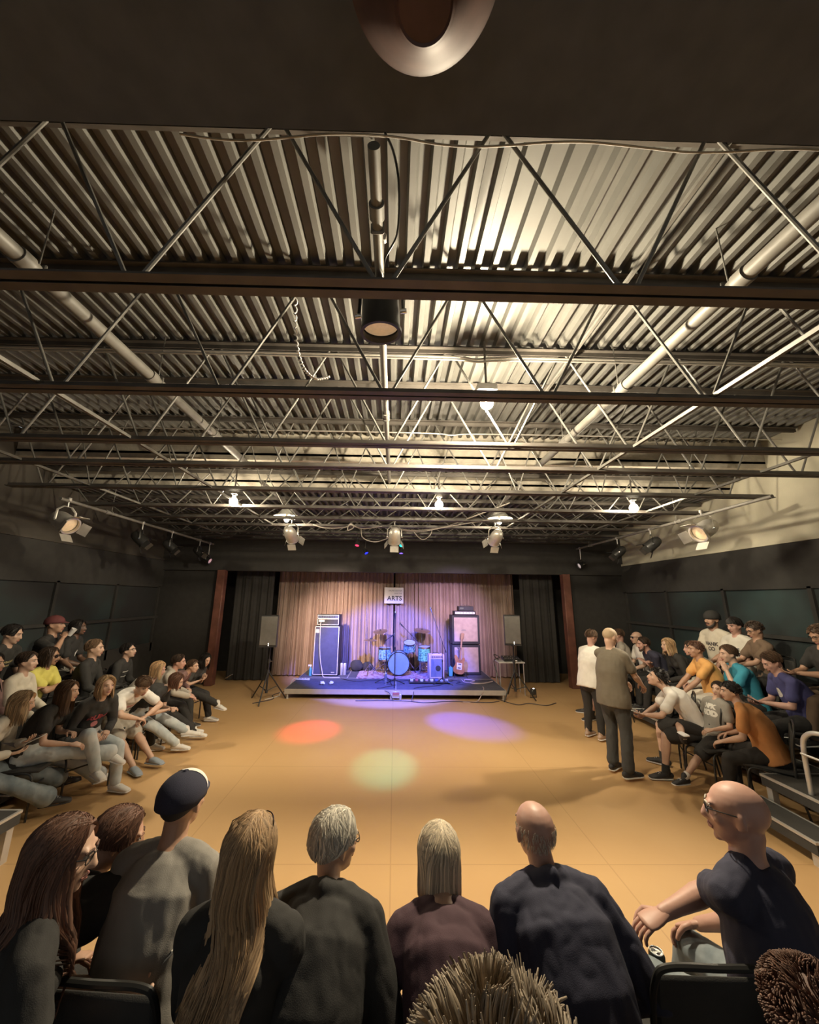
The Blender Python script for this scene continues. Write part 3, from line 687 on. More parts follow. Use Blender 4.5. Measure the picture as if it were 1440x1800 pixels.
# guitar on a stand
t = thing('electric_guitar', 'sunburst electric guitar leaning on a stand before the pale cabinets', 'guitar', (1.68, 10.22, SZ + .07), rot=(radians(-12), radians(9), 0))
GB = two_tone('sunburst', (.16, .045, .025), (.42, .20, .07), 2.2, .3, .6, .3)
out = [(0, .0), (.09, .01), (.15, .06), (.165, .13), (.14, .20), (.115, .25), (.13, .31), (.145, .36), (.12, .42), (.075, .40), (.05, .36), (-.03, .36), (-.07, .41), (-.13, .46), (-.16, .42), (-.145, .35), (-.115, .27), (-.13, .20), (-.165, .13), (-.15, .05), (-.08, .005)]
oc = catmull([Vector((x * .92, 0, z)) for x, z in out] + [Vector((0, 0, 0))], 4)[:-1]
g = G(); n = len(oc); vs = [v + Vector((0, s, 0)) for s in (-.022, .022) for v in oc]
g.add(vs, [tuple(range(n)), tuple(range(2 * n - 1, n - 1, -1))] + [(i, i + n, (i + 1) % n + n, (i + 1) % n) for i in range(n)]); g.obj('guitar_body', GB, t)
g = G(); g.box((.0, -.026, .19), (.13, .006, .16), bev=.002); g.obj('pickguard', mat('pickguard', (.62, .55, .5), .4), t)
for k in range(2):
    g = G(); g.box((0, -.032, .15 + k * .09), (.075, .01, .022)); g.obj('pickup', BLACKPL, t)
g = G(); g.box((0, -.026, .60), (.046, .024, .56), bev=.006); g.obj('neck', mat('maple_neck', (.30, .16, .09), .4), t)
g = G(); g.box((.01, -.02, .95), (.08, .018, .16), rot=(0, radians(8), 0), bev=.01); g.obj('headstock', mat('maple_neck', (.3, .16, .09)), t)
for k in range(6):
    g = G(); g.cyl((-.035, -.02, .89 + k * .022), (-.055, -.02, .89 + k * .022), .007, n=8); g.obj('tuning_peg', CHROME, t)
t = thing('guitar_stand', 'black tubular stand holding the sunburst guitar', 'stand', (1.72, 10.30, SZ))
g = G(); tube(g, [(0, 0, .02), (0, .03, .35), (0, .03, .70)], .010); g.obj('pole', BLACKM, t)
for a in (-1, 1):
    g = G(); tube(g, [(a * .02, .02, .22), (a * .12, -.05, .10), (a * .17, -.16, .008)], .009); g.obj('leg', BLACKM, t)
g = G(); tube(g, [(0, .02, .22), (0, .10, .10), (0, .15, .008)], .009); g.obj('leg', BLACKM, t)
g = G(); tube(g, [(-.10, -.12, .09), (-.10, .0, .07), (.10, 0, .07), (.10, -.12, .09)], .008); tube(g, [(-.04, -.07, .70), (-.04, .03, .70), (.04, .03, .70), (.04, -.07, .70)], .007); g.obj('cradle', BLACKM, t)
# pedals
t = thing('pedalboard', 'low black pedalboard behind the front edge of the stage', 'pedalboard', (.86, 9.55, SZ))
g = G(); g.box((0, 0, .025), (.98, .30, .012)); 
for s in (-1, 1): g.box((s * .46, 0, .012), (.03, .28, .022))
g.obj('board', BLACKM, t, smooth=False)
PC = [(.7, .66, .6), (.45, .13, .16), (.7, .7, .72), (.5, .3, .35), (.75, .7, .55), (.12, .14, .35), (.7, .66, .66), (.55, .5, .45)]
PN = ['cream', 'red', 'silver', 'dusky pink', 'ivory', 'dark blue', 'white', 'tan']
for k in range(8):
    t = thing('effects_pedal', '%s effects pedal on the pedalboard, %s' % (PN[k], ('leftmost', 'next to the leftmost', 'third from left', 'left of the middle', 'right of the middle', 'third from right', 'next to the rightmost', 'rightmost')[k]), 'effects pedal', (.44 + k * .12, 9.56 + .02 * (k % 2), SZ + .031), group='effects pedals in a row')
    g = G(); g.box((0, 0, .025), (.072, .12, .048), bev=.006, rot=(radians(0), 0, 0)); g.obj('pedal_body', mat('pedal_%d' % k, PC[k], .4, var=.03), t)
    g = G(); g.cyl((0, -.035, .048), (0, -.035, .062), .011, n=12); g.obj('footswitch', CHROME, t)
    for a in (-1, 1):
        g = G(); g.cyl((a * .018, .03, .048), (a * .018, .03, .062), .008, n=10); g.obj('knob', BLACKPL, t)
# microphone stands
def micstand(x, y, h, boom, lab, legr=.26, z=SZ, tilt=0.0, mic=True, m_=BLACKM):
    t = thing('microphone_stand', lab, 'microphone stand', (x, y, z), group='microphone stands')
    g = G(); g.cyl((0, 0, .10), (0, 0, h * .55), .0115, n=10); g.cyl((0, 0, h * .53), (0, 0, h), .008, n=10); g.obj('pole', m_, t)
    g = G(); g.cyl((0, 0, h * .52), (0, 0, h * .56), .018, n=10); g.cyl((0, 0, .10), (0, 0, .16), .022, n=10); g.obj('collar', m_, t)
    for k in range(3):
        a = 2 * pi * k / 3 + .5 + tilt; g = G(); g.loft([(0, 0, .13), (cos(a) * legr, sin(a) * legr, .012)], [.010, .010], n=8); g.obj('leg', m_, t)
    e = Vector((0, 0, h))
    if boom is not None:
        b = Vector(boom); g = G(); g.cyl(e - b * .35, e + b, .007, n=8); g.cyl(e - b * .38, e - b * .30, .014, n=8); g.obj('boom_arm', m_, t); e = e + b
        d = b.normalized()
    else: d = Vector((0, -.35, .93)).normalized()
    if mic:
        g = G(); g.loft([e - d * .02, e + d * .10], [.012, .018], n=12); g.obj('microphone_grip', BLACKPL, t)
        g = G(); g.ell(e + d * .135, (.026, .026, .028), n=14); g.obj('microphone_head', CHROME, t)
micstand(.03, 9.22, 1.50, None, 'tall black microphone stand at the front centre of the stage')
micstand(-.17, 9.45, .98, (.10, .12, .06), 'short microphone stand with bent top left of the tall one', tilt=.6)
micstand(1.17, 9.42, .95, (-.22, .15, .65), 'microphone stand with raised boom in front of the cream amplifier', tilt=1.0)
micstand(.55, 11.02 - .1, .9, (-.30, -.25, .30), 'boom stand reaching over the drums from behind', tilt=.2)

# ------------------------------------------------------------------ drums
SPARK = two_tone('blue_sparkle', (.02, .10, .20), (.30, .55, .66), 26, .25, .55, .25, kind='voronoi')
GREENLIT_SPARK = two_tone('green_lit_sparkle', (.02, .20, .12), (.22, .62, .38), 30, .25, .55, .25, kind='voronoi')  # blue sparkle shell with the green light on it put into the colour
HEADM = mat('drum_head', (.38, .44, .46), .5, var=.05)
def drum(name, lab, c, r, h, shell, rot=(0, 0, 0), lugs=8, headm=HEADM, cat='drum', extra=None):
    t = thing(name, lab, cat, c, rot=rot)
    g = G(); g.lathe([(r - .006, -h / 2), (r, -h / 2), (r, h / 2), (r - .006, h / 2)], n=40); g.obj('shell', shell, t)
    for s in (-1, 1):
        g = G(); g.lathe([(0, s * (h / 2 + .002)), (r - .004, s * (h / 2 + .004)), (r - .003, s * (h / 2 - .004)), (0, s * (h / 2 - .004))], n=40); g.obj('drum_head', headm, t)
        g = G(); g.lathe([(r - .004, s * (h / 2 + .012)), (r + .010, s * (h / 2 + .012)), (r + .010, s * (h / 2 - .022)), (r + .002, s * (h / 2 - .022))], n=40); g.obj('hoop', CHROME if r < .25 else BLACKM, t)
    for k in range(lugs):
        a = 2 * pi * k / lugs + .2; g = G(); g.box(((r + .008) * cos(a), (r + .008) * sin(a), 0), (.016, .022, .05), rot=(0, 0, a), bev=.004)
        g.cyl(((r + .012) * cos(a), (r + .012) * sin(a), -h / 2 + .01), ((r + .012) * cos(a), (r + .012) * sin(a), h / 2 - .01), .003, n=6); g.obj('lug', CHROME, t)
    return t
def stand_legs(x, y, h, lab, z=RZ, r=.22, name='drum_stand', top=.12, ph=0, basket=None):
    t = thing(name, lab, 'stand', (x, y, z), group='chrome drum stands')
    g = G(); g.cyl((0, 0, .10), (0, 0, h), .010, n=10); g.obj('pole', CHROME, t)
    for k in range(3):
        a = 2 * pi * k / 3 + ph; g = G(); g.loft([(0, 0, .26), (cos(a) * r * .5, sin(a) * r * .5, .14), (cos(a) * r, sin(a) * r, .010)], [(.009, .009)] * 3, n=8); g.loft([(0, 0, .10), (cos(a) * r * .6, sin(a) * r * .6, .115)], [.006, .006], n=6); g.obj('leg', CHROME, t)
    if basket:
        for k in range(3):
            a = 2 * pi * k / 3 + ph; g = G(); g.loft([(0, 0, h - .03), (cos(a) * basket, sin(a) * basket, h), (cos(a) * basket, sin(a) * basket, h + .03)], [.006] * 3, n=6); g.obj('basket_arm', CHROME, t)
    return t
BD = drum('bass_drum', 'large bass drum with pale blue head facing the camera', (.13, 10.42, RZ + .30), .275, .40, SPARK, (pi / 2, 0, 0), 8, headm=mat('blue_drum_head', (.24, .36, .40), .5, var=.05))
for a in (-1, 1):
    g = G(); g.loft([(a * .24, -.10, .10), (a * .40, -.293, .17)], [.008, .006], n=8); g.obj('spur', CHROME, BD)
drum('tom_drum', 'blue sparkle tom mounted above the bass drum', (.42, 10.45, RZ + .70), .155, .21, SPARK, (radians(22), 0, 0), 6)
stand_legs(.42, 10.80, .62, 'chrome stand behind the blue sparkle tom', r=.2, ph=.4)
drum('snare_drum', 'blue sparkle drum left of the bass drum', (-.24, 10.48, RZ + .50), .165, .30, SPARK, (0, 0, 0), 8)
stand_legs(-.24, 10.48, .33, 'wide-legged chrome stand under the left blue drum', r=.34, ph=.6, basket=.15)
drum('floor_tom', 'green-lit sparkle floor tom right of the bass drum', (.82, 10.56, RZ + .50), .165, .36, GREENLIT_SPARK, (radians(4), 0, 0), 8)
t = stand_legs(.82, 10.56, .30, 'wide-legged chrome stand under the green-lit drum', r=.24, ph=-.4, basket=.15)
BRASS = mat('cymbal_bronze', (.50, .38, .22), .28, .9, var=.15)
def cymbal(x, y, z, r, rx, ry, lab, standz=RZ, m_=BRASS, ph=0.0):
    t = thing('cymbal', lab, 'cymbal', (x, y, z), rot=(radians(rx), radians(ry), 0), group='cymbals')
    g = G(); g.lathe([(.006, .022), (.02, .022), (.035, .010), (.05, .006), (r, -.012), (r, -.0135), (.05, .0045), (.035, .008), (.006, .018)], n=44); g.obj('cymbal_plate', m_, t)
    g = G(); g.cyl((0, 0, .02), (0, 0, .035), .016, n=12); g.cyl((0, 0, .03), (0, 0, .05), .008, n=8); g.obj('felt_and_nut', BLACKPL, t)
    stand_legs(x, y, z - standz + .015, 'chrome cymbal stand holding the ' + lab.split(' cymbal')[0] + ' cymbal', z=standz, r=.24, name='cymbal_stand', ph=ph)
cymbal(-.62, 10.35, 1.08, .18, 3, 2, 'flat bright cymbal at the far left of the drum kit', ph=.3)
cymbal(-.38, 10.78, 1.27, .20, 14, -6, 'raised tilted cymbal behind the left blue drum', ph=.9)
cymbal(.78, 10.83, 1.30, .23, 12, 5, 'dark raised cymbal behind the green-lit drum', ph=.2)
t = thing('drum_stool', 'round black drum stool behind the kit', 'stool', (.25, 11.0 - .08, SZ))
g = G(); g.lathe([(0, .46), (.15, .46), (.165, .48), (.165, .52), (.14, .54), (0, .545)], n=30); g.obj('seat', BLACKF, t)
g = G(); g.cyl((0, 0, .12), (0, 0, .46), .014, n=10); g.obj('pole', CHROME, t)
for k in range(3):
    a = 2 * pi * k / 3; g = G(); g.loft([(0, 0, .26), (cos(a) * .2, sin(a) * .2, .010)], [.010, .010], n=8); g.obj('leg', CHROME, t)
for (x, y, sc_, lab) in ((-1.02, 10.92, .9, 'black gear bag behind the left of the drum kit'), (-.72, 10.98, .75, 'smaller black gear bag next to the first one'),):
    g = G(); g.ell((0, 0, 0), (.20 * sc_, .13, .17 * sc_), n=20); g.v = [v * (1 + .18 * noise.noise(v * 9 + Vector((x, 0, 0)))) for v in g.v]; zz = min(v.z for v in g.v)
    for v in g.v:
        if v.z < zz + .05: v.z = zz + .02 + (v.z - zz) * .3
    zz = min(v.z for v in g.v); g.xf(Matrix.Translation((x, y, SZ - zz)))
    tag(g.obj('gear_bag', BLACKF), lab, 'bag')

# ------------------------------------------------------------------ loudspeakers on tripods
GREYB = mat('speaker_grey', (.20, .195, .18), .6, .2, bump=.3, bscale=500)
def tripod(x, y, h, lab, ph=0.0, r=.42):
    t = thing('speaker_stand', lab, 'speaker stand', (x, y, 0), group='speaker tripods')
    g = G(); g.cyl((0, 0, .18), (0, 0, .8), .0195, n=14); g.cyl((0, 0, .7), (0, 0, h), .016, n=14); g.obj('pole', BLACKM, t)
    g = G(); g.cyl((0, 0, .76), (0, 0, .84), .032, n=14); g.cyl((0, 0, .56), (0, 0, .62), .030, n=14); g.cyl((0, 0, .16), (0, 0, .22), .028, n=14); g.obj('collar', BLACKPL, t)
    g = G(); g.cyl((.03, 0, .80), (.07, 0, .80), .012, n=10); g.obj('knob', CHROME, t)
    for k in range(3):
        a = 2 * pi * k / 3 + ph; e = Vector((cos(a) * r, sin(a) * r, .014))
        g = G(); g.loft([(0, 0, .60), tuple(e)], [.0135, .0135], n=10); g.obj('leg', BLACKM, t)
        g = G(); g.loft([(0, 0, .20), tuple(Vector((0, 0, .6)).lerp(e, .55))], [(.010, .004)] * 2, n=8); g.obj('brace', BLACKM, t)
def speaker(x, y, z, rz, lab, tl=0):
    t = thing('loudspeaker', lab, 'loudspeaker', (x, y, z), rz=rz, group='loudspeakers on tripods')
    g = G(); ob = [(-.18, -.17), (.18, -.17), (.18, -.05), (.11, .17), (-.11, .17), (-.18, -.05)]
    vs = [(a, b, c) for c in (0, .66) for a, b in ob]; g.add(vs, [(5, 4, 3, 2, 1, 0), (6, 7, 8, 9, 10, 11)] + [(i, (i + 1) % 6, (i + 1) % 6 + 6, i + 6) for i in range(6)]); g.obj('speaker_box', BLACKPL, t, smooth=False)
    g = G(); g.box((0, -.178, .34), (.345, .02, .60), bev=.008); g.obj('grille', GREYB, t)
    g = G(); g.ell((.02, -.19, .075), (.012, .005, .012), n=10); g.ell((.02, -.19, .04), (.010, .005, .010), n=10); g.obj('power_light', mat('pilot_light', (.9, .85, .8), .3, var=0, emit=((1, .95, .9), 2.0)), t)
    g = G(); g.cyl((0, 0, -.03), (0, 0, .0), .025, n=12); g.obj('pole_socket', BLACKPL, t)
tripod(-2.71, 8.62, 1.08, 'black tripod stand under the left loudspeaker', ph=-pi / 2)
speaker(-2.74, 8.62, 1.10, .12, 'grey-fronted loudspeaker on a tripod left of the stage')
tripod(2.74, 8.92, 1.12, 'black tripod stand under the right loudspeaker', ph=-.4)
speaker(2.72, 8.92, 1.15, -.16, 'grey-fronted loudspeaker on a tripod right of the stage')
# table with gear to the right
t = thing('folding_table', 'small white-topped table right of the stage behind the tripod', 'table', (2.78, 9.42, 0))
g = G(); g.box((0, 0, .715), (.62, .42, .03), bev=.008); g.obj('tabletop', WHITE, t)
for a in (-1, 1):
    for b in (-1, 1):
        g = G(); g.cyl((a * .28, b * .17, 0), (a * .28, b * .17, .70), .012, n=10); g.obj('leg', ALU, t)
t = thing('mixing_desk', 'black mixing desk on the small white table', 'mixer', (2.82, 9.44, .73))
g = G(); g.box((0, 0, .045), (.40, .30, .06), rot=(radians(8), 0, 0), bev=.008); g.obj('mixer_body', BLACKPL, t)
for k in range(8):
    g = G(); g.box((-.16 + k * .045, -.09, .068), (.012, .022, .012)); g.obj('fader', WHITE, t)
    g = G(); g.cyl((-.16 + k * .045, .04, .07), (-.16 + k * .045, .04, .095), .008, n=8); g.obj('knob', CHROME if k % 2 else WHITE, t)
g = G(); tube(g, [(2.52, 9.42, .75), (2.45, 9.40, .80), (2.42, 9.45, .86), (2.5, 9.5, .84), (2.55, 9.42, .80), (2.45, 9.36, .78), (2.40, 9.4, .7), (2.46, 9.3, .4), (2.48, 9.2, .22)], .010, 6)
tag(g.obj('cable', BLACKPL), 'tangled black cable at the left end of the small table', 'cable')
t = thing('floor_light', 'small black light on the floor right of the tripod', 'lamp', (3.18, 9.05, 0), rz=.3)
g = G(); g.box((0, 0, .13), (.12, .10, .13), bev=.02); g.obj('housing', BLACKPL, t)
g = G(); g.cyl((-.09, 0, 0.006), (.09, 0, 0.006), .006, n=8); g.cyl((-.08, 0, .005), (-.08, 0, .14), .005, n=8); g.cyl((.08, 0, .005), (.08, 0, .14), .005, n=8); g.obj('bracket', BLACKM, t)
g = G(); g.ell((0, -.02, .2), (.022, .02, .012), n=12); g.obj('pilot_lens', mat('pilot_light', (1, 1, 1)), t)
# cables on the stage and floor
DC = mat('dark_cable', (.05, .045, .06), .5); TC = mat('tan_cable', (.42, .33, .30), .5); PKC = mat('pinkish_cable', (.55, .42, .44), .5)
z0 = SZ + .010
cable([(1.75, 9.75, z0), (1.8, 9.9, z0), (2.0, 9.75, z0), (1.85, 9.55, z0), (1.95, 9.42, z0), (2.2, 9.5, z0), (2.4, 9.6, z0 + .02)], .012, PKC, 'thick pale cable snaking on the right of the stage')
cable([(1.7, 9.85, z0), (1.72, 9.6, z0), (1.9, 9.5, z0), (2.15, 9.45, z0)], .009, PKC, 'second pale cable crossing the right of the stage')
cable([(2.05, 9.1, z0), (2.02, 8.9, z0), (1.95, 8.77, .14), (1.8, 8.66, .01), (1.5, 8.6, .01)], .010, TC, 'tan cable dropping over the front edge of the stage at the right')
cable([(2.3, 8.7, .01), (2.0, 8.60, .01), (1.2, 8.66, .01), (.7, 8.55, .01), (.3, 8.66, .01), (-.2, 8.70, .01), (-.8, 8.66, .01)], .008, DC, 'dark cable lying on the floor along the stage front')
cable([(2.3, 8.9, .01), (2.6, 8.45, .01), (2.9, 8.55, .01), (3.2, 8.4, .01), (3.5, 8.6, .01)], .008, DC, 'dark cable on the floor by the right tripod')
cable([(1.2, 9.4, z0), (1.0, 9.2, z0), (.5, 8.95, z0), (.45, 8.78, .15), (.4, 8.68, .01)], .007, DC, 'dark cable running from the pedals over the stage edge')
cable([(.05, 9.22, z0), (-.25, 8.95, z0), (-.35, 8.86, z0), (-.1, 8.78, .15), (.0, 8.70, .01)], .007, DC, 'dark cable from the tall microphone stand to the edge')
cable([(.4, 9.75, z0 + .004), (.1, 9.65, z0), (-.4, 9.78, z0), (-.9, 9.6, z0), (-1.3, 9.9, z0)], .007, DC, 'dark cable curving across the middle of the stage')
cable([(1.35, 9.6, z0), (1.5, 9.8, z0), (1.62, 9.6, z0), (1.5, 9.45, z0), (1.7, 9.3, z0)], .008, DC, 'dark looped cable right of the pedals')
cable([(-2.9, 8.4, .01), (-2.6, 8.75, .01), (-2.7, 9.1, .01), (-2.5, 9.5, .01)], .008, DC, 'dark cable on the floor by the left tripod')

# ------------------------------------------------------------------ people
def skin(nm, c): return mat('skin_' + nm, c, .48, var=.06, scale=14)
SK = dict(fair=skin('fair', (.56, .36, .26)), mid=skin('mid', (.46, .27, .18)), tan=skin('tan', (.36, .20, .125)), dark=skin('dark', (.13, .07, .045)), pink=skin('pink', (.52, .30, .23)))
EYEW = mat('eye_white', (.42, .38, .35), .3, var=0); IRIS = mat('iris', (.03, .02, .015), .2, var=0)
LIP = mat('lip', (.36, .15, .12), .45, var=0)
def cloth(nm, c, rough=.88): return mat('cloth_' + nm, c, rough, var=.10, scale=6, bump=.15, bscale=350)
DENIM = two_tone('denim', (.17, .22, .27), (.36, .40, .42), 7, .35, .65, .9)
LDENIM = two_tone('light_denim', (.38, .43, .45), (.56, .58, .57), 7, .35, .65, .9)
GDENIM = two_tone('grey_denim', (.13, .16, .18), (.26, .29, .30), 7, .35, .65, .9)
def dirm(f, u=Vector((0, 0, 1))):
    f = Vector(f).normalized(); x = f.cross(u)
    if x.length < 1e-4: x = Vector((1, 0, 0))
    x.normalize(); return Matrix((x, f, x.cross(f))).transposed()      # columns: right, forward, up
def ik(a, b, l1, l2, pole):
    a = Vector(a); b = Vector(b); d = b - a; L = d.length
    if L > (l1 + l2) * .995: b = a + d * ((l1 + l2) * .995 / L); d = b - a; L = d.length
    L = max(L, abs(l1 - l2) + .01); c = (l1 * l1 + L * L - l2 * l2) / (2 * L); h = sqrt(max(l1 * l1 - c * c, 0))
    dn = d.normalized(); p = Vector(pole) - dn * Vector(pole).dot(dn)
    if p.length < 1e-5: p = dn.orthogonal()
    return a + dn * c + p.normalized() * h, b
NEARV, FARV = .0075, .011
PCOUNT = [0]

def hand(g, wrist, fdir, pn, sc, side, curl, mi=0, spread=.0):
    """palm + four unequal bent fingers + thumb; pn = palm normal (side the fingers bend to)"""
    f = Vector(fdir).normalized(); pn = Vector(pn); pn = (pn - f * pn.dot(f)).normalized(); s = f.cross(pn) * side   # s: towards the thumb
    w0 = Vector(wrist)
    palm = [w0 - f * .01, w0 + f * .03 * sc, w0 + f * .065 * sc, w0 + f * .088 * sc]
    g.loft(palm, [(.026 * sc, .017 * sc), (.036 * sc, .016 * sc), (.041 * sc, .014 * sc), (.038 * sc, .011 * sc)], side=s, n=12, mi=mi)
    FL = [(.72, .026, .0), (.80, .009, .1), (.74, -.009, .2), (.58, -.026, .3)]
    for l, off, k in FL:
        p = w0 + f * (.084 * sc) + s * off * sc; pts = [p - f * .012]; a = radians(curl * .5); rr = [.0088 * sc]
        seg = [.042 * l / .8, .027 * l / .8, .022 * l / .8]; d = f + s * off * spread
        for q in range(3):
            a_ = a + radians(curl) * q * .8 + k * .1; dd = (d.normalized() * cos(a_) + pn * sin(a_))
            pts.append(pts[-1] + dd * (seg[q] * sc + (.012 if q == 0 else 0))); rr.append((.0086 - .0008 * (q + 1)) * sc)
        g.loft(pts, rr, n=8, mi=mi)
    p = w0 + f * .022 * sc + s * .024 * sc
    d1 = (f * .6 + s * .75 + pn * .25).normalized(); d2 = (f * .9 + s * .15 + pn * (.3 + curl * .006)).normalized(); d3 = (f * .9 - s * .1 + pn * (.35 + curl * .01)).normalized()
    q1 = p + d1 * .038 * sc; q2 = q1 + d2 * .032 * sc; q3 = q2 + d3 * .024 * sc
    g.loft([p - s * .01, p, q1, q2, q3], [.013 * sc, .013 * sc, .0115 * sc, .0102 * sc, .0085 * sc], n=8, mi=mi)

def person(label, head, floor=0.0, yaw=0.0, pose='sit', hy=0, hp=0, ht=0, seat=.45, sc=1.0, feet=None, hands=None, feetw=None, handsw=None, lean=None, tilt=0.0,
           sk='fair', shirt=None, sleeve='short', pants=None, leg='long', shoes=None, sole=None, hair=None, near=False, fem=False, fat=0.0,
           group=None, curl=(38, 38), footdir=(None, None), footup=(None, None), prints=(), glasses=None, cap=None, beard=None, palm=None, armpole=None,
           kneepole=None, flare=0.0, chair=True, chairlab=None, chairkind=0, twist=0.0, bottom_off=(0, 0), socks=None, extra=None, headband=None, slides=False, mustache=False):
    PCOUNT[0] += 1; seed = PCOUNT[0]; rnd = random.Random(seed * 77)
    V3 = Vector; skm = SK[sk]; vox = NEARV if near else FARV
    hz = head[2] - floor
    if pose == 'sit':
        pz = seat + .105; T = .70
        if lean is None:
            r = (hz - pz) / (T * sc)
            if r > .999: sc = (hz - pz) / (T * .997); r = .997
            la = acos(max(.35, min(.997, r)))
        else: la = radians(lean); sc = (hz - pz) / (T * cos(la))
    else:
        sc = hz / 1.655; pz = .955 * sc; T = .70; la = radians(lean or 4)
    ca = math.copysign(1, la)
    d = V3((sin(radians(tilt)), sin(la), cos(la))).normalized(); fwd = V3((0, cos(la), -sin(la))); X = V3((1, 0, 0)); X = (X - d * X.dot(d)).normalized(); fwd = d.cross(X) * -1; fwd = V3((-fwd.x, -fwd.y, -fwd.z)) if fwd.y < 0 else fwd
    Rt = Matrix.Rotation(radians(-twist), 3, d)
    Xs = Rt @ X; fs = Rt @ fwd
    P = V3((0, 0, pz)); Hh = P + d * T * sc
    Rw = Matrix.Rotation(radians(yaw), 3, 'Z'); off = Rw @ V3((Hh.x, Hh.y, 0))
    base = V3((head[0] - off.x, head[1] - off.y, floor))
    Ri = Rw.transposed()
    if feetw: feet = [Ri @ (V3(q_) - base) if q_ else (feet[i_] if feet else None) for i_, q_ in enumerate(feetw)]
    if handsw: hands = [Ri @ (V3(q_) - base) if q_ else (hands[i_] if hands else None) for i_, q_ in enumerate(handsw)]
    root = thing('person', label, 'person', tuple(base), rz=radians(yaw), group=group)
    Hh.z = hz
    back = lambda a: P + d * a * sc
    bow = -.02 - .05 * abs(sin(la)) * (1 if la > 0 else 0)
    C1, C2, C3, N = back(.13) + fwd * bow * .6, back(.27) + fs * bow, back(.41) + fs * bow * .8, back(.545)
    k = sc * (1 + fat); kw = sc * (.90 if fem else 1.0)
    torso_p = [back(-.075), P, C1, C2, C3, back(.49) - fs * .005, N]
    torso_r = [(.135 * k, .105 * k), (.168 * k, .125 * k), ((.128 if fem else .148) * k, (.10 + fat * .1) * k), (.152 * kw * (1 + fat), .112 * k), (.165 * kw, .112 * sc), (.125 * kw, .082 * sc), (.062 * sc, .060 * sc)]
    def shoulder(s): return back(.475) + Xs * s * .175 * kw
    g = G()
    g.loft(torso_p, torso_r, side=Xs, n=20)
    if fem:
        for s in (-1, 1): g.ell(C3 + Xs * s * .07 * sc + fs * .085 * sc - d * .03, (.055 * sc, .05 * sc, .055 * sc))
    # head
    Rh = (Matrix.Rotation(radians(hy), 3, 'Z') @ Matrix.Rotation(radians(-hp), 3, 'X') @ Matrix.Rotation(radians(ht), 3, 'Y'))
    hs = sc * (.97 if fem else 1.0) * 1.02
    def HP(x, y, z): return Hh + Rh @ (V3((x, y, z)) * hs)
    nk0, nk1 = N - d * .05, HP(0, -.02, -.055)
    g.loft([nk0, N.lerp(nk1, .4), nk1], [(.066 * sc, .062 * sc), (.052 * sc * (1 if not fem else .9), .055 * sc), (.052 * sc, .058 * sc)], side=Xs, n=14)
    for s in (-1, 1):
        sh = shoulder(s); g.loft([back(.525) + Xs * s * .045, back(.50) + Xs * s * .11 * kw, sh], [.045 * sc, .052 * sc, .050 * sc], n=12)
    MH = Rh
    g.ell(HP(0, -.012, .022), (.077 * hs, .096 * hs, .086 * hs), MH, 22)
    g.ell(HP(0, .022, -.022), (.063 * hs, .072 * hs, .088 * hs), MH, 20)
    g.ell(HP(0, .040, -.072), (.046 * hs, .050 * hs, .040 * hs), MH, 16)
    g.ell(HP(0, .075, -.096), (.022 * hs, .018 * hs, .017 * hs), MH, 12)
    g.loft([HP(0, .088, .022), HP(0, .100, -.008), HP(0, .108, -.028)], [.009 * hs, .011 * hs, .0145 * hs], n=10)
    g.ell(HP(-.010, .096, -.031), (.009 * hs, .010 * hs, .007 * hs), MH, 8); g.ell(HP(.010, .096, -.031), (.009 * hs, .010 * hs, .007 * hs), MH, 8)
    g.ell(HP(0, .086, -.060), (.024 * hs, .014 * hs, .012 * hs), MH, 12)
    for s in (-1, 1):
        g.ell(HP(s * .030, .078, .030), (.024 * hs, .012 * hs, .009 * hs), MH, 10)
        g.ell(HP(s * .042, .060, -.022), (.022 * hs, .020 * hs, .022 * hs), MH, 10)
        Me = Rh @ Matrix.Rotation(s * .35, 3, 'Z')
        g.ell(HP(s * .079, -.012, -.006), (.009 * hs, .019 * hs, .032 * hs), Me, 12); g.ell(HP(s * .076, -.004, -.030), (.008 * hs, .012 * hs, .012 * hs), Me, 8)
    # arms
    arms = []
    for i, s in enumerate((-1, 1)):
        sh = shoulder(s)
        tgt = V3(hands[i]) if hands and hands[i] else (V3((s * .12, .36 * sc, seat + .19)) if pose == 'sit' else V3((s * .26, .05, .86 * sc)))
        pole = V3(armpole[i]) if armpole and armpole[i] else V3((s * .5, -.5, -.7))
        el, wr = ik(sh, tgt, .285 * sc, .255 * sc, pole)
        fa = (1 + fat * .3) * (0.86 if fem else 1.0)
        g.loft([sh, sh.lerp(el, .35), sh.lerp(el, .75), el], [.050 * sc * fa, .049 * sc * fa, .041 * sc * fa, .036 * sc * fa], n=12)
        g.loft([el, el.lerp(wr, .25), el.lerp(wr, .7), wr], [(.037 * sc * fa,) * 2, (.041 * sc * fa,) * 2, (.030 * sc * fa,) * 2, (.026 * sc * fa, .020 * sc * fa)], n=12)
        arms.append((sh, el, wr, s, fa))
    # legs
    legs = []
    for i, s in enumerate((-1, 1)):
        hip = P + V3((s * .088 * sc, 0, -.015)); 
        if feet and feet[i]: an = V3(feet[i])
        else: an = V3((s * .13, .47 * sc, .085)) if pose == 'sit' else V3((s * .11, .0, .085))
        kp = V3(kneepole[i]) if kneepole and kneepole[i] else (V3((s * .25, .7, .8)) if pose == 'sit' else V3((0, 1, .1)))
        kn, an = ik(hip, an, .43 * sc, .41 * sc, kp)
        if pose == 'sit' and an.z < .3:
            pass
        g.loft([hip, hip.lerp(kn, .4), hip.lerp(kn, .8), kn], [.086 * k, .078 * k, .060 * sc, .056 * sc], n=14)
        g.loft([kn, kn.lerp(an, .28), kn.lerp(an, .75), an], [.053 * sc, .056 * sc, .038 * sc, .035 * sc], n=12)
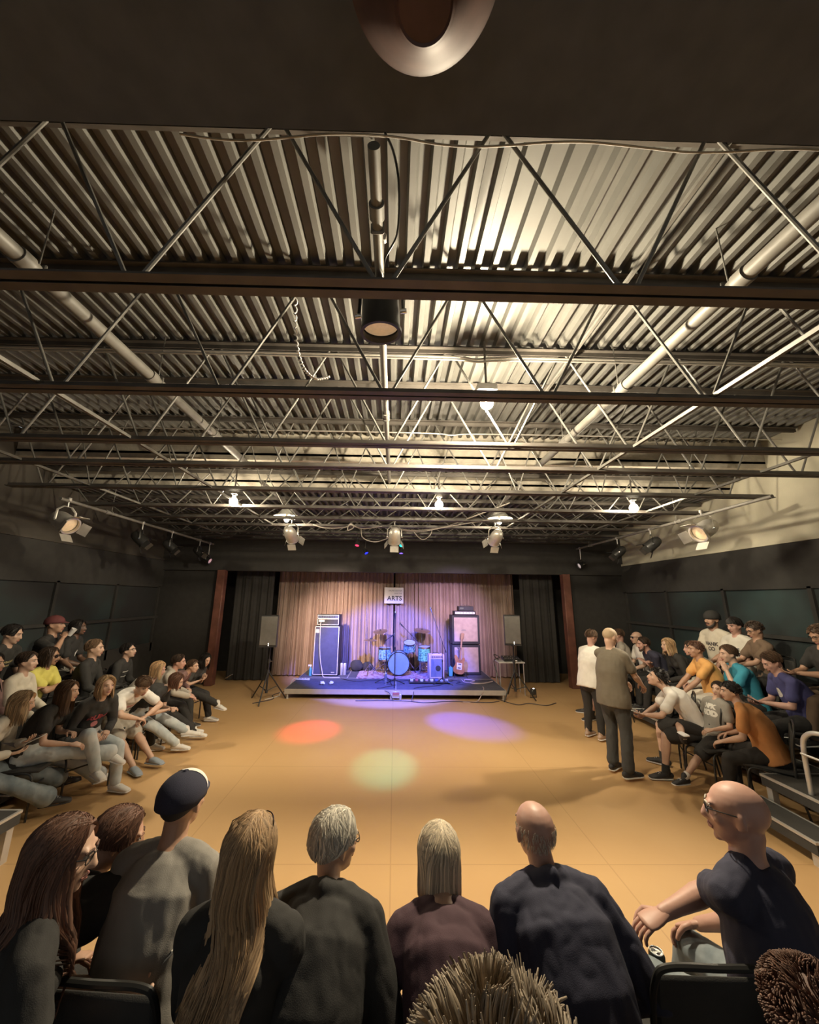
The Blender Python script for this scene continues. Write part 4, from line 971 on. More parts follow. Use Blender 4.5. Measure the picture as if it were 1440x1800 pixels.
        fd = V3(footdir[i]) if footdir[i] else V3(((an - P).x * .5, max(.3, 0) if pose == 'sit' else 1, 0))
        fu = V3(footup[i]) if footup[i] else V3((0, 0, 1))
        F = dirm(fd, fu)
        def fp(x, y, z, an=an, F=F): return an + F @ V3((x, y, z)) * sc
        g.loft([fp(0, -.045, -.045), fp(0, .03, -.048), fp(0, .10, -.058), fp(0, .165, -.066)], [(.030 * sc, .033 * sc), (.036 * sc, .032 * sc), (.042 * sc, .022 * sc), (.034 * sc, .013 * sc)], side=F.col[0], n=12)
        legs.append((hip, kn, an, s, F, fp))
    me = remeshed(g, 'body', vox, 3)
    q = G(); q.v = [v.co.copy() for v in me.vertices]; q.f = [tuple(p.vertices) for p in me.polygons]; q.m = [0] * len(q.f); bpy.data.meshes.remove(me)
    # fingers grow out of the wrists; eyes, brows and lips sit in the face
    for i, (sh, el, wr, s, fa) in enumerate(arms):
        fd = (wr - el).normalized(); pn = V3(palm[i]) if palm and palm[i] else V3((-s * .35, -.05, -1))
        if abs(pn.normalized().dot(fd)) > .93: pn = V3((-s, .2, 0))
        hand(q, wr, fd, pn, sc * (.92 if fem else 1.0), s, curl[i])
    for s in (-1, 1):
        q.ell(HP(s * .030, .0800, .008), (.0125 * hs, .009 * hs, .0058 * hs), MH, 12, mi=1)
        q.ell(HP(s * .030, .0855, .008), (.0068 * hs, .0052 * hs, .0060 * hs), MH, 10, mi=2)
        q.loft([HP(s * .012, .094, .026), HP(s * .030, .092, .031), HP(s * .048, .080, .026)], [(.003 * hs, .004 * hs)] * 3, n=6, mi=3)
    q.loft([HP(-.022, .090, -.060), HP(-.008, .099, -.057), HP(.008, .099, -.057), HP(.022, .090, -.060)], [(.003 * hs, .0035 * hs), (.005 * hs,) * 2, (.005 * hs,) * 2, (.003 * hs,) * 2], n=6, mi=4)
    q.loft([HP(-.018, .090, -.067), HP(0, .098, -.068), HP(.018, .090, -.067)], [.003 * hs, .006 * hs, .003 * hs], n=6, mi=4)
    hc = hair[1] if hair else (.05, .03, .02)
    HM = hairmat('hair_%.2f_%.2f_%.2f' % tuple(hc), hc)
    body = q.obj('body', [skm, EYEW, IRIS, HM, LIP], root, ang=80)
    # ---- shirt
    shirt_me = None
    if shirt:
        g = G(); e = .013 + (.012 if sleeve == 'jacket' else 0)
        bot = -.10 if pose == 'sit' else -.15
        pts = [back(bot)] + torso_p[1:6] + [N + d * -.01]; rr = [(torso_r[1][0] + e * 1.3, torso_r[1][1] + e * 1.3)] + [(a + e * 1.3, b + e * 1.3) for a, b in torso_r[1:6]] + [(.066 * sc + e * .6, .062 * sc + e * .6)]
        if sleeve == 'loose': rr = [(a + .02, b + .02) for a, b in rr[:4]] + rr[4:]
        g.loft(pts, rr, side=Xs, n=22, flat=True)
        if fem:
            for s in (-1, 1): g.ell(C3 + Xs * s * .068 * sc + fs * .085 * sc - d * .03, (.060 * sc, .058 * sc, .062 * sc))
        for (sh, el, wr, s, fa) in arms:
            g.loft([back(.525) + Xs * s * .045, back(.498) + Xs * s * .11 * kw, sh], [.045 * sc + e, .053 * sc + e, .052 * sc + e], n=12)
            if sleeve in ('short', 'loose'):
                z_ = .62 if not fem else .5; g.loft([sh, sh.lerp(el, .35), sh.lerp(el, z_)], [.050 * sc + e, .050 * sc + e, .051 * sc + e * 1.3], n=14, flat=False)
            elif sleeve in ('long', 'jacket'):
                g.loft([sh, sh.lerp(el, .5), el, el.lerp(wr, .5), el.lerp(wr, .93)], [.053 * sc + e, .049 * sc + e, .043 * sc + e, .038 * sc + e, .031 * sc + e], n=14)
        if sleeve == 'jacket' or extra == 'hood':
            g.loft([N + Xs * -.08 - fs * .02, N - fs * .085 + d * .01, N + Xs * .08 - fs * .02], [.030, .038, .030], n=12)
        shirt_me = remeshed(g, 'shirt', vox * 1.1, 3, disp=(.006 * sc, 11, seed))
        so = mesh_obj(shirt_me, 'jacket' if sleeve == 'jacket' else 'shirt', shirt, root)
    # ---- trousers
    if pants:
        g = G(); e = .014
        g.loft([back(-.085), P, back(.10)], [(.135 * k + e, .108 * k + e), (.168 * k + e, .125 * k + e), (.145 * k + e * .5, .108 * k + e * .5)], side=X, n=20)
        for (hip, kn, an, s, F, fp) in legs:
            if leg == 'long':
                g.loft([hip, hip.lerp(kn, .4), hip.lerp(kn, .8), kn], [.088 * k + e, .080 * k + e, .064 * sc + e, .060 * sc + e], n=14)
                g.loft([kn, kn.lerp(an, .3), kn.lerp(an, .7), kn.lerp(an, .93)], [.058 * sc + e, .058 * sc + e, .048 * sc + e + flare * .6, .046 * sc + e + flare], n=14)
            else:
                g.loft([hip, hip.lerp(kn, .4), hip.lerp(kn, .86)], [.090 * k + e, .084 * k + e * 1.5, .074 * sc + e * 1.6], n=14)
        pme = remeshed(g, 'trousers', vox * 1.1, 3, disp=(.006 * sc, 13, seed + 40))
        mesh_obj(pme, 'trousers' if leg == 'long' else 'shorts', pants, root)
    # ---- shoes
    if shoes:
        for (hip, kn, an, s, F, fp) in legs:
            g = G(); sd = F.col[0]
            if slides:
                g.loft([fp(0, .02, -.035), fp(0, .07, -.038), fp(0, .12, -.050), fp(0, .17, -.058)], [(.044 * sc, .040 * sc), (.048 * sc, .036 * sc), (.050 * sc, .028 * sc), (.046 * sc, .018 * sc)], side=sd, n=14)
            else:
                g.loft([fp(0, -.012, .035), fp(0, -.010, 0), fp(0, .0, -.03)], [(.042 * sc, .046 * sc), (.042 * sc, .050 * sc), (.042 * sc, .055 * sc)], side=sd, n=14)
                g.loft([fp(0, -.055, -.035), fp(0, .0, -.034), fp(0, .07, -.038), fp(0, .13, -.050), fp(0, .185, -.058)], [(.036 * sc, .036 * sc), (.042 * sc, .040 * sc), (.046 * sc, .037 * sc), (.048 * sc, .027 * sc), (.040 * sc, .020 * sc)], side=sd, n=14)
                for u in range(4): g.loft([fp(-.02, .075 + u * .018, -.004 - u * .010), fp(.02, .083 + u * .018, -.006 - u * .010)], [.004 * sc] * 2, n=6, mi=1)
            sh_o = g.obj('shoe', [shoes, WHITE], root, ang=70)
            g = G(); g.loft([fp(0, -.062, -.072), fp(0, .0, -.072), fp(0, .08, -.072), fp(0, .14, -.072), fp(0, .195, -.070)], [(.040 * sc, .012 * sc), (.045 * sc, .013 * sc), (.047 * sc, .013 * sc), (.051 * sc, .013 * sc), (.042 * sc, .012 * sc)], side=sd, n=14); g.obj('sole', sole or WHITE, sh_o, ang=70)
            if socks:
                g = G(); g.loft([an, an.lerp(kn, .22)], [.043 * sc, .045 * sc], n=14, flat=True); g.obj('sock', socks, root)
    # ---- hair
    if hair and hair[0] != 'bald':
        hair_mesh(hair if not cap else ('buzz',) + tuple(hair[1:]), HP, Rh, hs, HM, root, rnd, near, shoulder, N, fs, Xs, d, sc)
    if hair and hair[0] == 'bald' and len(hair) > 2 and hair[2] == 'fringe':
        g = G()
        for q_ in range(400 if near else 60):
            az = radians(rnd.uniform(70, 290)); z_ = rnd.uniform(-.05, .035); r_ = sqrt(max(0, 1 - ((z_ - .028) / .095) ** 2))
            p = V3((sin(az) * .079 * r_, cos(az) * .098 * r_ - .012, z_)); n_ = V3((p.x, p.y, 0)).normalized()
            g.loft([HP(*p), HP(*(p + n_ * .003 + V3((0, 0, -.012))))], [.0012, .0004], n=4)
        g.obj('hair', HM, root)
    if beard:
        g = G(); bm_ = hairmat('beard_%.2f' % beard[0], beard)
        g.loft([HP(-.058, .02, -.03), HP(-.052, .045, -.075), HP(-.03, .072, -.10), HP(0, .086, -.108), HP(.03, .072, -.10), HP(.052, .045, -.075), HP(.058, .02, -.03)], [.012 * hs, .016 * hs, .018 * hs, .020 * hs, .018 * hs, .016 * hs, .012 * hs], n=10)
        g.loft([HP(-.026, .090, -.053), HP(0, .104, -.046), HP(.026, .090, -.053)], [.006 * hs, .007 * hs, .006 * hs], n=8); g.obj('beard', bm_, root)
    elif mustache:
        g = G(); g.loft([HP(-.030, .088, -.056), HP(0, .106, -.046), HP(.030, .088, -.056)], [.006 * hs, .009 * hs, .006 * hs], n=8); g.obj('moustache', HM, root)
    if glasses:
        gl = G(); kind = glasses[0]; zc = .008 if kind != 'top' else .085; yc = .100 if kind != 'top' else .062
        r_ = .0022 * hs if kind != 'dark' else .003 * hs
        for s in (-1, 1):
            ring = [HP(s * .033 + .024 * cos(a), yc - .010 * abs(.033 * s + .024 * cos(a)) / .05 + (0 if kind != 'top' else 0), zc + .018 * sin(a)) for a in [2 * pi * j / 12 for j in range(13)]]
            gl.loft(ring, [r_] * 13, n=6)
            gl.loft([HP(s * .057, yc - .012, zc + .006), HP(s * .078, .03 if kind != 'top' else .0, zc + .008), HP(s * .080, -.02 if kind != 'top' else -.045, zc + (.004 if kind != 'top' else -.03))], [r_] * 3, n=6)
            if kind == 'dark': gl.ell(HP(s * .033, yc - .004, zc), (.024 * hs, .003, .018 * hs), Rh, 14)
        gl.loft([HP(-.010, yc, zc + .004), HP(.010, yc, zc + .004)], [r_] * 2, n=6)
        gl.obj('glasses', mat('glasses_frame_' + kind, glasses[1], .25, .2, var=0), root)
    if cap:
        g = G(); cm = cap[1]; rev = -1 if cap[0] == 'back' else 1
        a_, b_ = (.0965, .1145) if cap[0] != 'beanie' else (.096, .113)
        prof = []
        rings = 9; vs = []; fs_ = []; n = 28
        for i_ in range(rings + 1):
            ph = (pi * .5) * i_ / rings; 
            for j in range(n):
                th = 2 * pi * j / n; dz = -.0 
                vs.append(HP(a_ * sin(ph) * cos(th), b_ * sin(ph) * sin(th) - .012, .038 + (.088 if cap[0] != 'beanie' else .096) * cos(ph)))
        for j in range(n):
            th = 2 * pi * j / n; vs.append(HP(a_ * 1.0 * cos(th), b_ * sin(th) - .012, .038 - (.018 if cap[0] != 'beanie' else .03) - (.012 if sin(th) * rev < 0 else 0)))
        for i_ in range(rings + 1):
            for j in range(n):
                j2 = (j + 1) % n; fs_.append((i_ * n + j, (i_ + 1) * n + j, (i_ + 1) * n + j2, i_ * n + j2))
        g.add(vs, fs_); co = g.obj('cap', cm, root, ang=60)
        md = co.modifiers.new('shell', 'SOLIDIFY'); md.thickness = .003
        if cap[0] in ('front', 'back'):
            g = G(); pts = []
            for u in range(9):
                th = radians(30 + 15 * u); pts.append((cos(th), sin(th)))
            vs = [HP(.088 * x, rev * (.100 * y) - .012, .040) for x, y in pts] + [HP(.092 * x, rev * (.100 * y + .065 * y ** 2) - .012, .028 - .010 * (1 - abs(x))) for x, y in pts]
            up_ = Rh @ V3((0, 0, .004)); n = 9
            g.add(vs + [v + up_ for v in vs], [(i_, i_ + 1, n + i_ + 1, n + i_) for i_ in range(8)] + [(2 * n + n + i_, 2 * n + n + i_ + 1, 2 * n + i_ + 1, 2 * n + i_) for i_ in range(8)] + [(n + i_, n + i_ + 1, 3 * n + i_ + 1, 3 * n + i_) for i_ in range(8)])
            g.obj('brim', cap[2] if len(cap) > 2 else cm, co)
        g = G(); g.ell(HP(0, -.012, .128), (.008, .008, .004), Rh, 10); g.obj('button', cm, co)
        if len(cap) > 3:
            g = G(); vs = []; n = 13
            for i_ in range(9):
                ph = radians(8 + 78 * i_ / 8)
                for j in range(n):
                    th = radians(25 + 130 * j / (n - 1)); vs.append(HP(.098 * sin(ph) * cos(th), rev * .116 * sin(ph) * sin(th) - .012, .039 + .0895 * cos(ph)))
            g.add(vs, [(i_ * n + j, (i_ + 1) * n + j, (i_ + 1) * n + j + 1, i_ * n + j + 1) for i_ in range(8) for j in range(n - 1)]); g.obj('front_panel', cap[3], co)
    if headband:
        g = G(); ring = [HP(.083 * sin(a), .100 * cos(a) - .012, .062 + .02 * cos(a)) for a in [2 * pi * j / 20 for j in range(21)]]
        g.loft(ring, [(.004, .012)] * 21, n=8); g.obj('headband', headband, root)
    # ---- prints on the chest or back
    if prints and shirt_me:
        bvh = BVHTree.FromPolygons([v.co.copy() for v in shirt_me.vertices], [tuple(p.vertices) for p in shirt_me.polygons])
        for (txt, size, u0, v0, pm, bold) in prints:
            if txt == '#disc': 
                tm = bpy.data.meshes.new('d'); n = 20; tm.from_pydata([(0, 0, 0)] + [(size * cos(2 * pi * j / n) * (1 + .12 * sin(5 * j)), size * sin(2 * pi * j / n), 0) for j in range(n)], [], [(0, j + 1, (j + 1) % n + 1) for j in range(n)])
            else: tm = text_mesh(txt, size, 0, 'CENTER', bold)
            vs = []; ok = True
            O = back(.33)
            for v in tm.vertices:
                p = O - Xs * (v.co.x + u0) + d * (v.co.y + v0) + fs * .23
                h = bvh.ray_cast(p, -fs, 1.0)
                vs.append((h[0] + h[1] * .003) if h[0] is not None else (p - fs * .09))
            n_ = G(); n_.add(vs, [tuple(p.vertices) for p in tm.polygons]); n_.obj('shirt_print', pm, root, smooth=False); bpy.data.meshes.remove(tm)
    # ---- chair
    if chair and pose == 'sit':
        place_chair(base, yaw, floor, chairlab or ('black stacking chair under the ' + label.split(' ', 1)[1] if False else chair_label(label)), chairkind)
    root['_x'] = 0
    del root['_x']
    return root, dict(arms=arms, HP=HP, base=base, R=Rw)
def chair_label(label):
    s = label
    if s.startswith('person'): s = s[len('person'):].strip()
    return ' '.join(('chair under the person ' + s).split()[:15])

def hair_mesh(hair, HP, Rh, hs, HM, root, rnd, near, shoulder, N, fs, Xs, d, sc):
    style, col = hair[0], hair[1]; L = hair[2] if len(hair) > 2 else 0
    V3 = Vector; g = G()
    thin = style == 'buzz'
    A, B, Cz = (.080, .099, .089) if thin else (.087, .104, .093)
    Oc = (0, -.014, .025)
    lowb = -.055
    # cap under the locks: back and sides reach down, the front stops at the hairline
    n = 26; m_ = 12; vs = []; fs_ = []
    for i in range(m_ + 1):
        for j in range(n):
            az = 2 * pi * j / n                       # 0 = front
            lim_f = radians(50 if style not in ('fringe',) else 66); lim_s = radians(102); lim_b = radians(136)
            c = (1 + cos(az)) / 2
            lim = lim_b + (lim_s - lim_b) * min(1, c * 2) if c < .5 else lim_s + (lim_f - lim_s) * ((c - .5) * 2) ** 1.6
            ph = lim * i / m_; k = 1 + .03 * rnd.uniform(-1, 1) * (0 if thin else 1)
            vs.append(HP(A * sin(ph) * sin(az) * k + Oc[0], B * sin(ph) * cos(az) * k + Oc[1], Cz * cos(ph) * k + Oc[2]))
    for i in range(m_):
        for j in range(n):
            j2 = (j + 1) % n; fs_.append((i * n + j, (i + 1) * n + j, (i + 1) * n + j2, i * n + j2))
    g.add(vs, fs_)
    if thin or style == 'undercap': g.obj('hair', HM, root, ang=80); return
    nl = 1 if near else .22
    wl = .0045 if near else .010
    def E(ph, az, k=1.0): return V3((A * k * sin(ph) * sin(az) + Oc[0], B * k * sin(ph) * cos(az) + Oc[1], Cz * k * cos(ph) + Oc[2]))
    def lock(P_, w_, flat=.45):
        k = len(P_); r = [w_ * (1.0 if i < k * .6 else max(.15, 1 - (i - k * .6) / (k * .42))) for i in range(k)]
        g.loft(P_, [(x, x * flat) for x in r], n=5 if near else 4)
    if style in ('spiky', 'messy', 'curly'):
        cnt = int((2600 if near else 200)); hgt = {'spiky': .078, 'messy': .028, 'curly': .03}[style] * (L or 1)
        for _ in range(cnt):
            az = rnd.uniform(-pi, pi); c = (1 + cos(az)) / 2; phm = radians(120) if c < .5 else radians(120 - 62 * ((c - .5) * 2))
            ph = acos(1 - rnd.random() * (1 - cos(phm)))
            p = E(ph, az, .97); nrm = V3((p.x / A, (p.y - Oc[1]) / B, (p.z - Oc[2]) / Cz)).normalized()
            # clumped, swirling from the crown
            cl = noise.noise_vector(p * 28) * .9
            tang = V3((-nrm.y, nrm.x, -.3)) * .35 + cl + V3((0, .25, -.3 * (1 - nrm.z)))
            q = p.copy(); P_ = [q.copy()]; dr = nrm
            for i in range(4):
                dr = (nrm * (1 - .16 * i) + tang * (.22 + .22 * i)).normalized(); q = q + dr * hgt * rnd.uniform(.8, 1.15) / 4; P_.append(q.copy())
            lock([HP(*x) for x in P_], wl * (.62 if near else .9))
    else:
        cnt = int({'short': 520, 'fringe': 620, 'bob': 700, 'long': 900, 'pony': 600, 'grey': 800}[style] * nl) + 20
        cols = []
        for _ in range(cnt):
            back_only = style in ('short', 'grey')
            az_end = radians(rnd.uniform(48 if style in ('long', 'bob') else 62, 180)) * rnd.choice((-1, 1))
            t0 = rnd.uniform(-.9, .75); y0 = t0 * .085
            p0 = V3((rnd.uniform(-.004, .004) + .012, y0 + Oc[1], 0)); s_ = V3((p0.x / A, (p0.y - Oc[1]) / B, 0)); s_.z = sqrt(max(.05, 1 - s_.x ** 2 - s_.y ** 2)); s_.normalize()
            e_ph = radians(98 if style in ('long', 'bob', 'pony') else 98 + 34 * min(1, max(0, (abs(az_end) - 1.4) / 1.1))); e_ = V3((sin(e_ph) * sin(az_end), sin(e_ph) * cos(az_end), cos(e_ph)))
            lay = rnd.uniform(1.0, 1.055 if style != 'grey' else 1.12); P_ = []
            for i in range(7):
                t = i / 6; v = s_.lerp(e_, t).normalized(); 
                if style == 'grey': v = (v + noise.noise_vector(v * 6) * .10).normalized()
                P_.append(V3((v.x * A * lay + Oc[0], v.y * B * lay + Oc[1], v.z * Cz * lay + Oc[2])))
            W = [HP(*x) for x in P_]
            if style in ('long', 'bob', 'pony'):
                ln = L * rnd.uniform(.72, 1.05); k = 10 if style == 'long' else 6; q = W[-1].copy(); dirv = (W[-1] - W[-2]).normalized(); ph_ = rnd.uniform(0, .8)
                q0 = q.copy(); cN = N
                for i in range(k):
                    t = (i + 1) / k
                    dirv = (dirv * .45 + V3((0, 0, -1)) * .55).normalized(); q = q + dirv * ln / k
                    wv = (.010 if not near else .019) * sin(q.z * (26 if not near else 20) + noise.noise(q0 * 11) * 5) * min(1, t * 2) * (1 if style == 'long' else .2)
                    q2 = q + V3((wv, wv * .5, 0))
                    # keep outside neck and shoulders
                    rel = q2 - (N + d * .0); hgt = rel.dot(d); 
                    if hgt < .02:
                        fy = rel.dot(fs); fx = rel.dot(Xs); lim = .125 * sc if hgt < -.04 else .08 * sc
                        wgt = min(1, (.02 - hgt) / .16)
                        if abs(fx) < .20 * sc:
                            if fy < .03: q2 = q2 + fs * wgt * min(0, (-lim - .015 - .02 * rnd.random()) - fy)
                            else: q2 = q2 + fs * wgt * max(0, (lim + .015) - fy)
                    W.append(q2)
            lock(W, wl * rnd.uniform(.8, 1.5) * (1.0 if style != 'grey' else .8))
        if style == 'pony':
            a0 = HP(0, -.115, .03)
            for _ in range(int(160 * nl) + 8):
                o_ = V3((rnd.uniform(-.02, .02), rnd.uniform(-.02, .01), 0)); lock([a0 + o_ * .3, a0 + o_ + V3((0, -.03, -.03)), a0 + o_ * 1.3 + V3((0, -.035, -.12)), a0 + o_ * .6 + V3((0, -.03, -.22))], wl * 1.2)
        if style in ('fringe',):
            for _ in range(int(260 * nl) + 14):
                az = radians(rnd.uniform(-62, 62)); P_ = []
                for i in range(6):
                    t = i / 5; ph = radians(8 + (62 + 10 * rnd.random()) * t); P_.append(HP(*E(ph, az * (.3 + .7 * t) + .15 * t, 1.04 + .02 * sin(t * 3))))
                lock(P_, wl * 1.3)
    g.obj('hair', HM, root, ang=80)

# ---- chairs
def make_chair(fm, sm, name='stacking_chair'):
    t = bpy.data.objects.new(name, None); COL.objects.link(t)
    g = G(); g.box((0, .02, .435), (.44, .43, .035), bev=.014); g.obj('seat', sm, t)
    g = G(); g.box((0, -.205, .70), (.42, .022, .30), rot=(radians(8), 0, 0), bev=.010); g.obj('backrest', sm, t)
    for s in (-1, 1):
        g = G(); tube(g, [(s * .225, .20, .006), (s * .225, .19, .30), (s * .222, .15, .415), (s * .222, .0, .418)], .0105, 8, 4); g.obj('leg', fm, t)
        g = G(); tube(g, [(s * .225, -.24, .006), (s * .225, -.20, .25), (s * .222, -.185, .42)], .0105, 8, 4); g.obj('leg', fm, t)
    g = G(); tube(g, [(-.222, -.185, .42), (-.222, -.205, .70), (-.215, -.235, .84), (-.17, -.245, .885), (0, -.25, .89), (.17, -.245, .885), (.215, -.235, .84), (.222, -.205, .70), (.222, -.185, .42)], .0115, 8, 5); g.obj('back_frame', fm, t)
    g = G(); tube(g, [(-.222, -.18, .40), (0, -.18, .40), (.222, -.18, .40)], .009, 8, 2); tube(g, [(-.225, .19, .30), (0, .19, .30), (.225, .19, .30)], .008, 8, 2); g.obj('stretcher', fm, t)
    return t
TANM = mat('tan_bentwood', (.42, .30, .19), .5, var=.2)
CH = [make_chair(BLACKM, BLACKF), make_chair(TANM, BLACKF)]
CHU = [False, False]
def place_chair(base, yaw, floor, lab, kind=0):
    o = CH[kind] if not CHU[kind] else copy_tree(CH[kind]); CHU[kind] = True
    r = Matrix.Rotation(radians(yaw), 3, 'Z') @ Vector((0, .03, 0))
    o.location = (base[0] + r.x, base[1] + r.y, floor); o.rotation_euler = (0, 0, radians(yaw)); tag(o, lab, 'chair', 'audience chairs'); return o

# ------------------------------------------------------------------ the audience
CL = {k: cloth(k, c) for k, c in dict(black=(.030, .028, .026), char=(.06, .06, .058), navy=(.035, .035, .06), white=(.72, .68, .62), cream=(.58, .52, .42), grey=(.27, .25, .22), lgrey=(.42, .38, .32), yellow=(.62, .55, .13),
      olive=(.15, .125, .09), orange=(.72, .38, .12), rust=(.62, .28, .10), teal=(.04, .26, .36), blue=(.06, .06, .17), brown=(.15, .10, .065), maroon=(.07, .035, .045), pinkish=(.50, .32, .32), plaid=(.22, .13, .12), offw=(.62, .58, .5)).items()}
STRIPE = two_tone('striped_cloth', (.10, .10, .10), (.60, .57, .50), 9, .35, .5, .9, kind='wave')
RED = mat('print_red', (.45, .08, .09), .7, var=.1); PWHITE = mat('print_white', (.75, .72, .66), .7, var=.04); PBLACK = mat('print_black', (.06, .05, .05), .7, var=.1); PYEL = mat('print_yellow', (.6, .5, .25), .7, var=.05); PPINK = mat('print_pink', (.6, .22, .22), .7, var=.1)
SHW = mat('shoe_white', (.74, .70, .64), .6, var=.05); SHB = mat('shoe_black', (.03, .028, .028), .6, var=.1); SHG = mat('shoe_grey', (.45, .41, .38), .6, var=.1); SOCKW = mat('sock_white', (.7, .66, .6), .9); SOCKB = mat('sock_black', (.03, .03, .03), .9); SLIDE = mat('slide_blue', (.30, .34, .38), .6)
BLK = (.018, .014, .012); DBR = (.045, .027, .017); BRN = (.10, .058, .034); RBR = (.13, .062, .038); LBR = (.22, .14, .085); BLD = (.50, .34, .19); DBL = (.34, .24, .14); GRY = (.58, .53, .44); ASH = (.62, .52, .38)
P = person
def phone(pos, rot, lab, m_=None):
    t = thing('phone', lab, 'phone', tuple(pos), rot=rot); g = G(); g.box((0, 0, 0), (.072, .150, .009), bev=.004); g.obj('phone_case', m_ or BLACKPL, t)
    g = G(); g.box((0, 0, .0052), (.064, .140, .001)); g.obj('screen', mat('phone_screen', (.02, .02, .025), .1, var=0), t)
    g = G(); g.box((-.02, .055, -.0055), (.022, .026, .003), bev=.001); g.obj('camera_bump', BLACKPL, t)
def held(info, local, rot, lab, m_=None):
    v = info['R'] @ Vector(local) + info['base']; phone(v, rot, lab, m_)

# --- left floor row
KW = dict(sc=.92, seat=.43)
_, I = P('person in a cream cardigan and grey jeans with a phone, blond, at the left edge', (-3.72, 4.12, 1.09), 0, -66, hy=8, hp=12, fem=True, shirt=CL['lgrey'], sleeve='long', pants=GDENIM, shoes=SHB, sole=SHB, hair=('long', DBL, .20), sk='fair', **KW,
  hands=((-.02, .40, .72), (.10, .34, .66)), feetw=((-3.28, 4.84, .085), (-3.30, 4.42, .085)), flare=.035, palm=((0, 0, 1), (0, 0, 1)), curl=(30, 30), prints=(('M  A', .05, 0, .0, PBLACK, 0),), chairkind=1, chairlab='tan bentwood chair at the left edge under the blond person reading a phone')
held(I, (.02, .50, .75), (radians(25), 0, radians(-70)), 'pale phone held by the blond person in the cream cardigan', mat('phone_pale', (.6, .57, .52), .4))
P('person in a black tee and light jeans, long brown hair, beside the phone reader', (-3.56, 4.46, 1.12), 0, -76, hy=-2, hp=2, fem=True, shirt=CL['black'], sleeve='short', pants=LDENIM, shoes=SHW, hair=('long', BRN, .24), sk='fair', **KW,
  hands=((-.04, .34, .70), (.16, .46, .64)), feetw=((-3.36, 4.98, .085), (-3.10, 4.82, .40)), kneepole=(None, (.1, .6, 1)), footdir=(None, (.2, 1, -.3)), flare=.03)
P('person in a black shirt with red letters, blond hair and ripped light jeans', (-3.36, 4.74, 1.12), 0, -116, hy=-4, hp=0, fem=True, shirt=CL['black'], sleeve='long', pants=LDENIM, shoes=SHW, hair=('long', DBL, .16), sk='fair', **KW,
  hands=((-.06, .34, .64), (.10, .34, .64)), feetw=((-3.12, 4.82, .085), (-3.22, 4.62, .30)), kneepole=(None, (.3, .7, 1)), prints=(('RUM', .085, 0, .0, RED, .004), ('#disc', .035, 0, -.08, PPINK, 0)), curl=(60, 60))
P('person in a white tee with red and black print, bare knees and grey slides', (-3.34, 5.40, .98), 0, -112, hy=-4, hp=30, shirt=CL['white'], sleeve='short', pants=CL['lgrey'], leg='shorts', shoes=SLIDE, sole=SLIDE, slides=True, hair=('fringe', BRN, 0), sk='fair', sc=.94, seat=.43,
  hands=((-.04, .55, .60), (.05, .56, .60)), armpole=((-.9, .2, .1), (.9, .2, .1)), feetw=((-3.06, 5.42, .085), (-3.20, 5.24, .085)), prints=(('VISIT', .06, 0, .02, PPINK, .003), ('ROCK', .06, 0, -.06, PBLACK, .003)), curl=(55, 55))
P('person in a black top and light jeans, dark hair over the face, bent forward', (-3.20, 5.94, .93), 0, -80, hy=0, hp=22, fem=True, shirt=CL['black'], sleeve='short', pants=LDENIM, shoes=SHW, hair=('bob', RBR, .12), sk='fair', **KW,
  hands=((.05, .50, .58), (.12, .50, .58)), feetw=((-2.74, 6.12, .12), (-3.02, 5.92, .085)), footup=((0, -.5, .8), None))
P('person with wavy blond hair and a pale top, hand at the chin', (-3.56, 6.06, 1.07), 0, -70, hy=0, hp=16, fem=True, shirt=CL['offw'], sleeve='long', pants=CL['black'], shoes=SHW, hair=('bob', BLD, .14), sk='pink', hands=((-.1, .34, .64), (.06, .30, .86)), **KW)
P('person in a pale grey hoodie and black trousers with a white sneaker', (-3.46, 6.42, 1.12), 0, -74, hy=-2, hp=6, shirt=CL['lgrey'], extra='hood', sleeve='long', pants=CL['black'], shoes=SHW, hair=('short', DBR, 0), sk='pink', feet=((-.12, .55, .085), (.14, .70, .085)), hands=((-.08, .46, .62), (.10, .50, .62)), **KW)
P('smaller person in a mottled brown top beside the grey hoodie', (-3.42, 6.80, .99), 0, -84, hy=-4, hp=6, seat=.43, sc=.85, shirt=CL['plaid'], sleeve='long', pants=CL['black'], shoes=SHB, hair=('short', BRN, 0), sk='fair')
P('person with long dark hair and a phone, last in the left row by the post', (-3.40, 7.18, 1.04), 0, -100, hy=-10, hp=22, fem=True, shirt=CL['char'], sleeve='short', pants=CL['black'], shoes=SHW, hair=('long', BLK, .18), sk='fair', hands=((-.02, .36, .72), (.06, .36, .70)), feet=((-.1, .5, .085), (.0, .72, .32)), footdir=(None, (.1, 1, -.1)), palm=((0, 0, 1), (0, 0, 1)), sc=.9, seat=.43)
phone((-2.93, 7.12, .77), (radians(30), 0, radians(-100)), 'dark phone held by the last person in the left row')
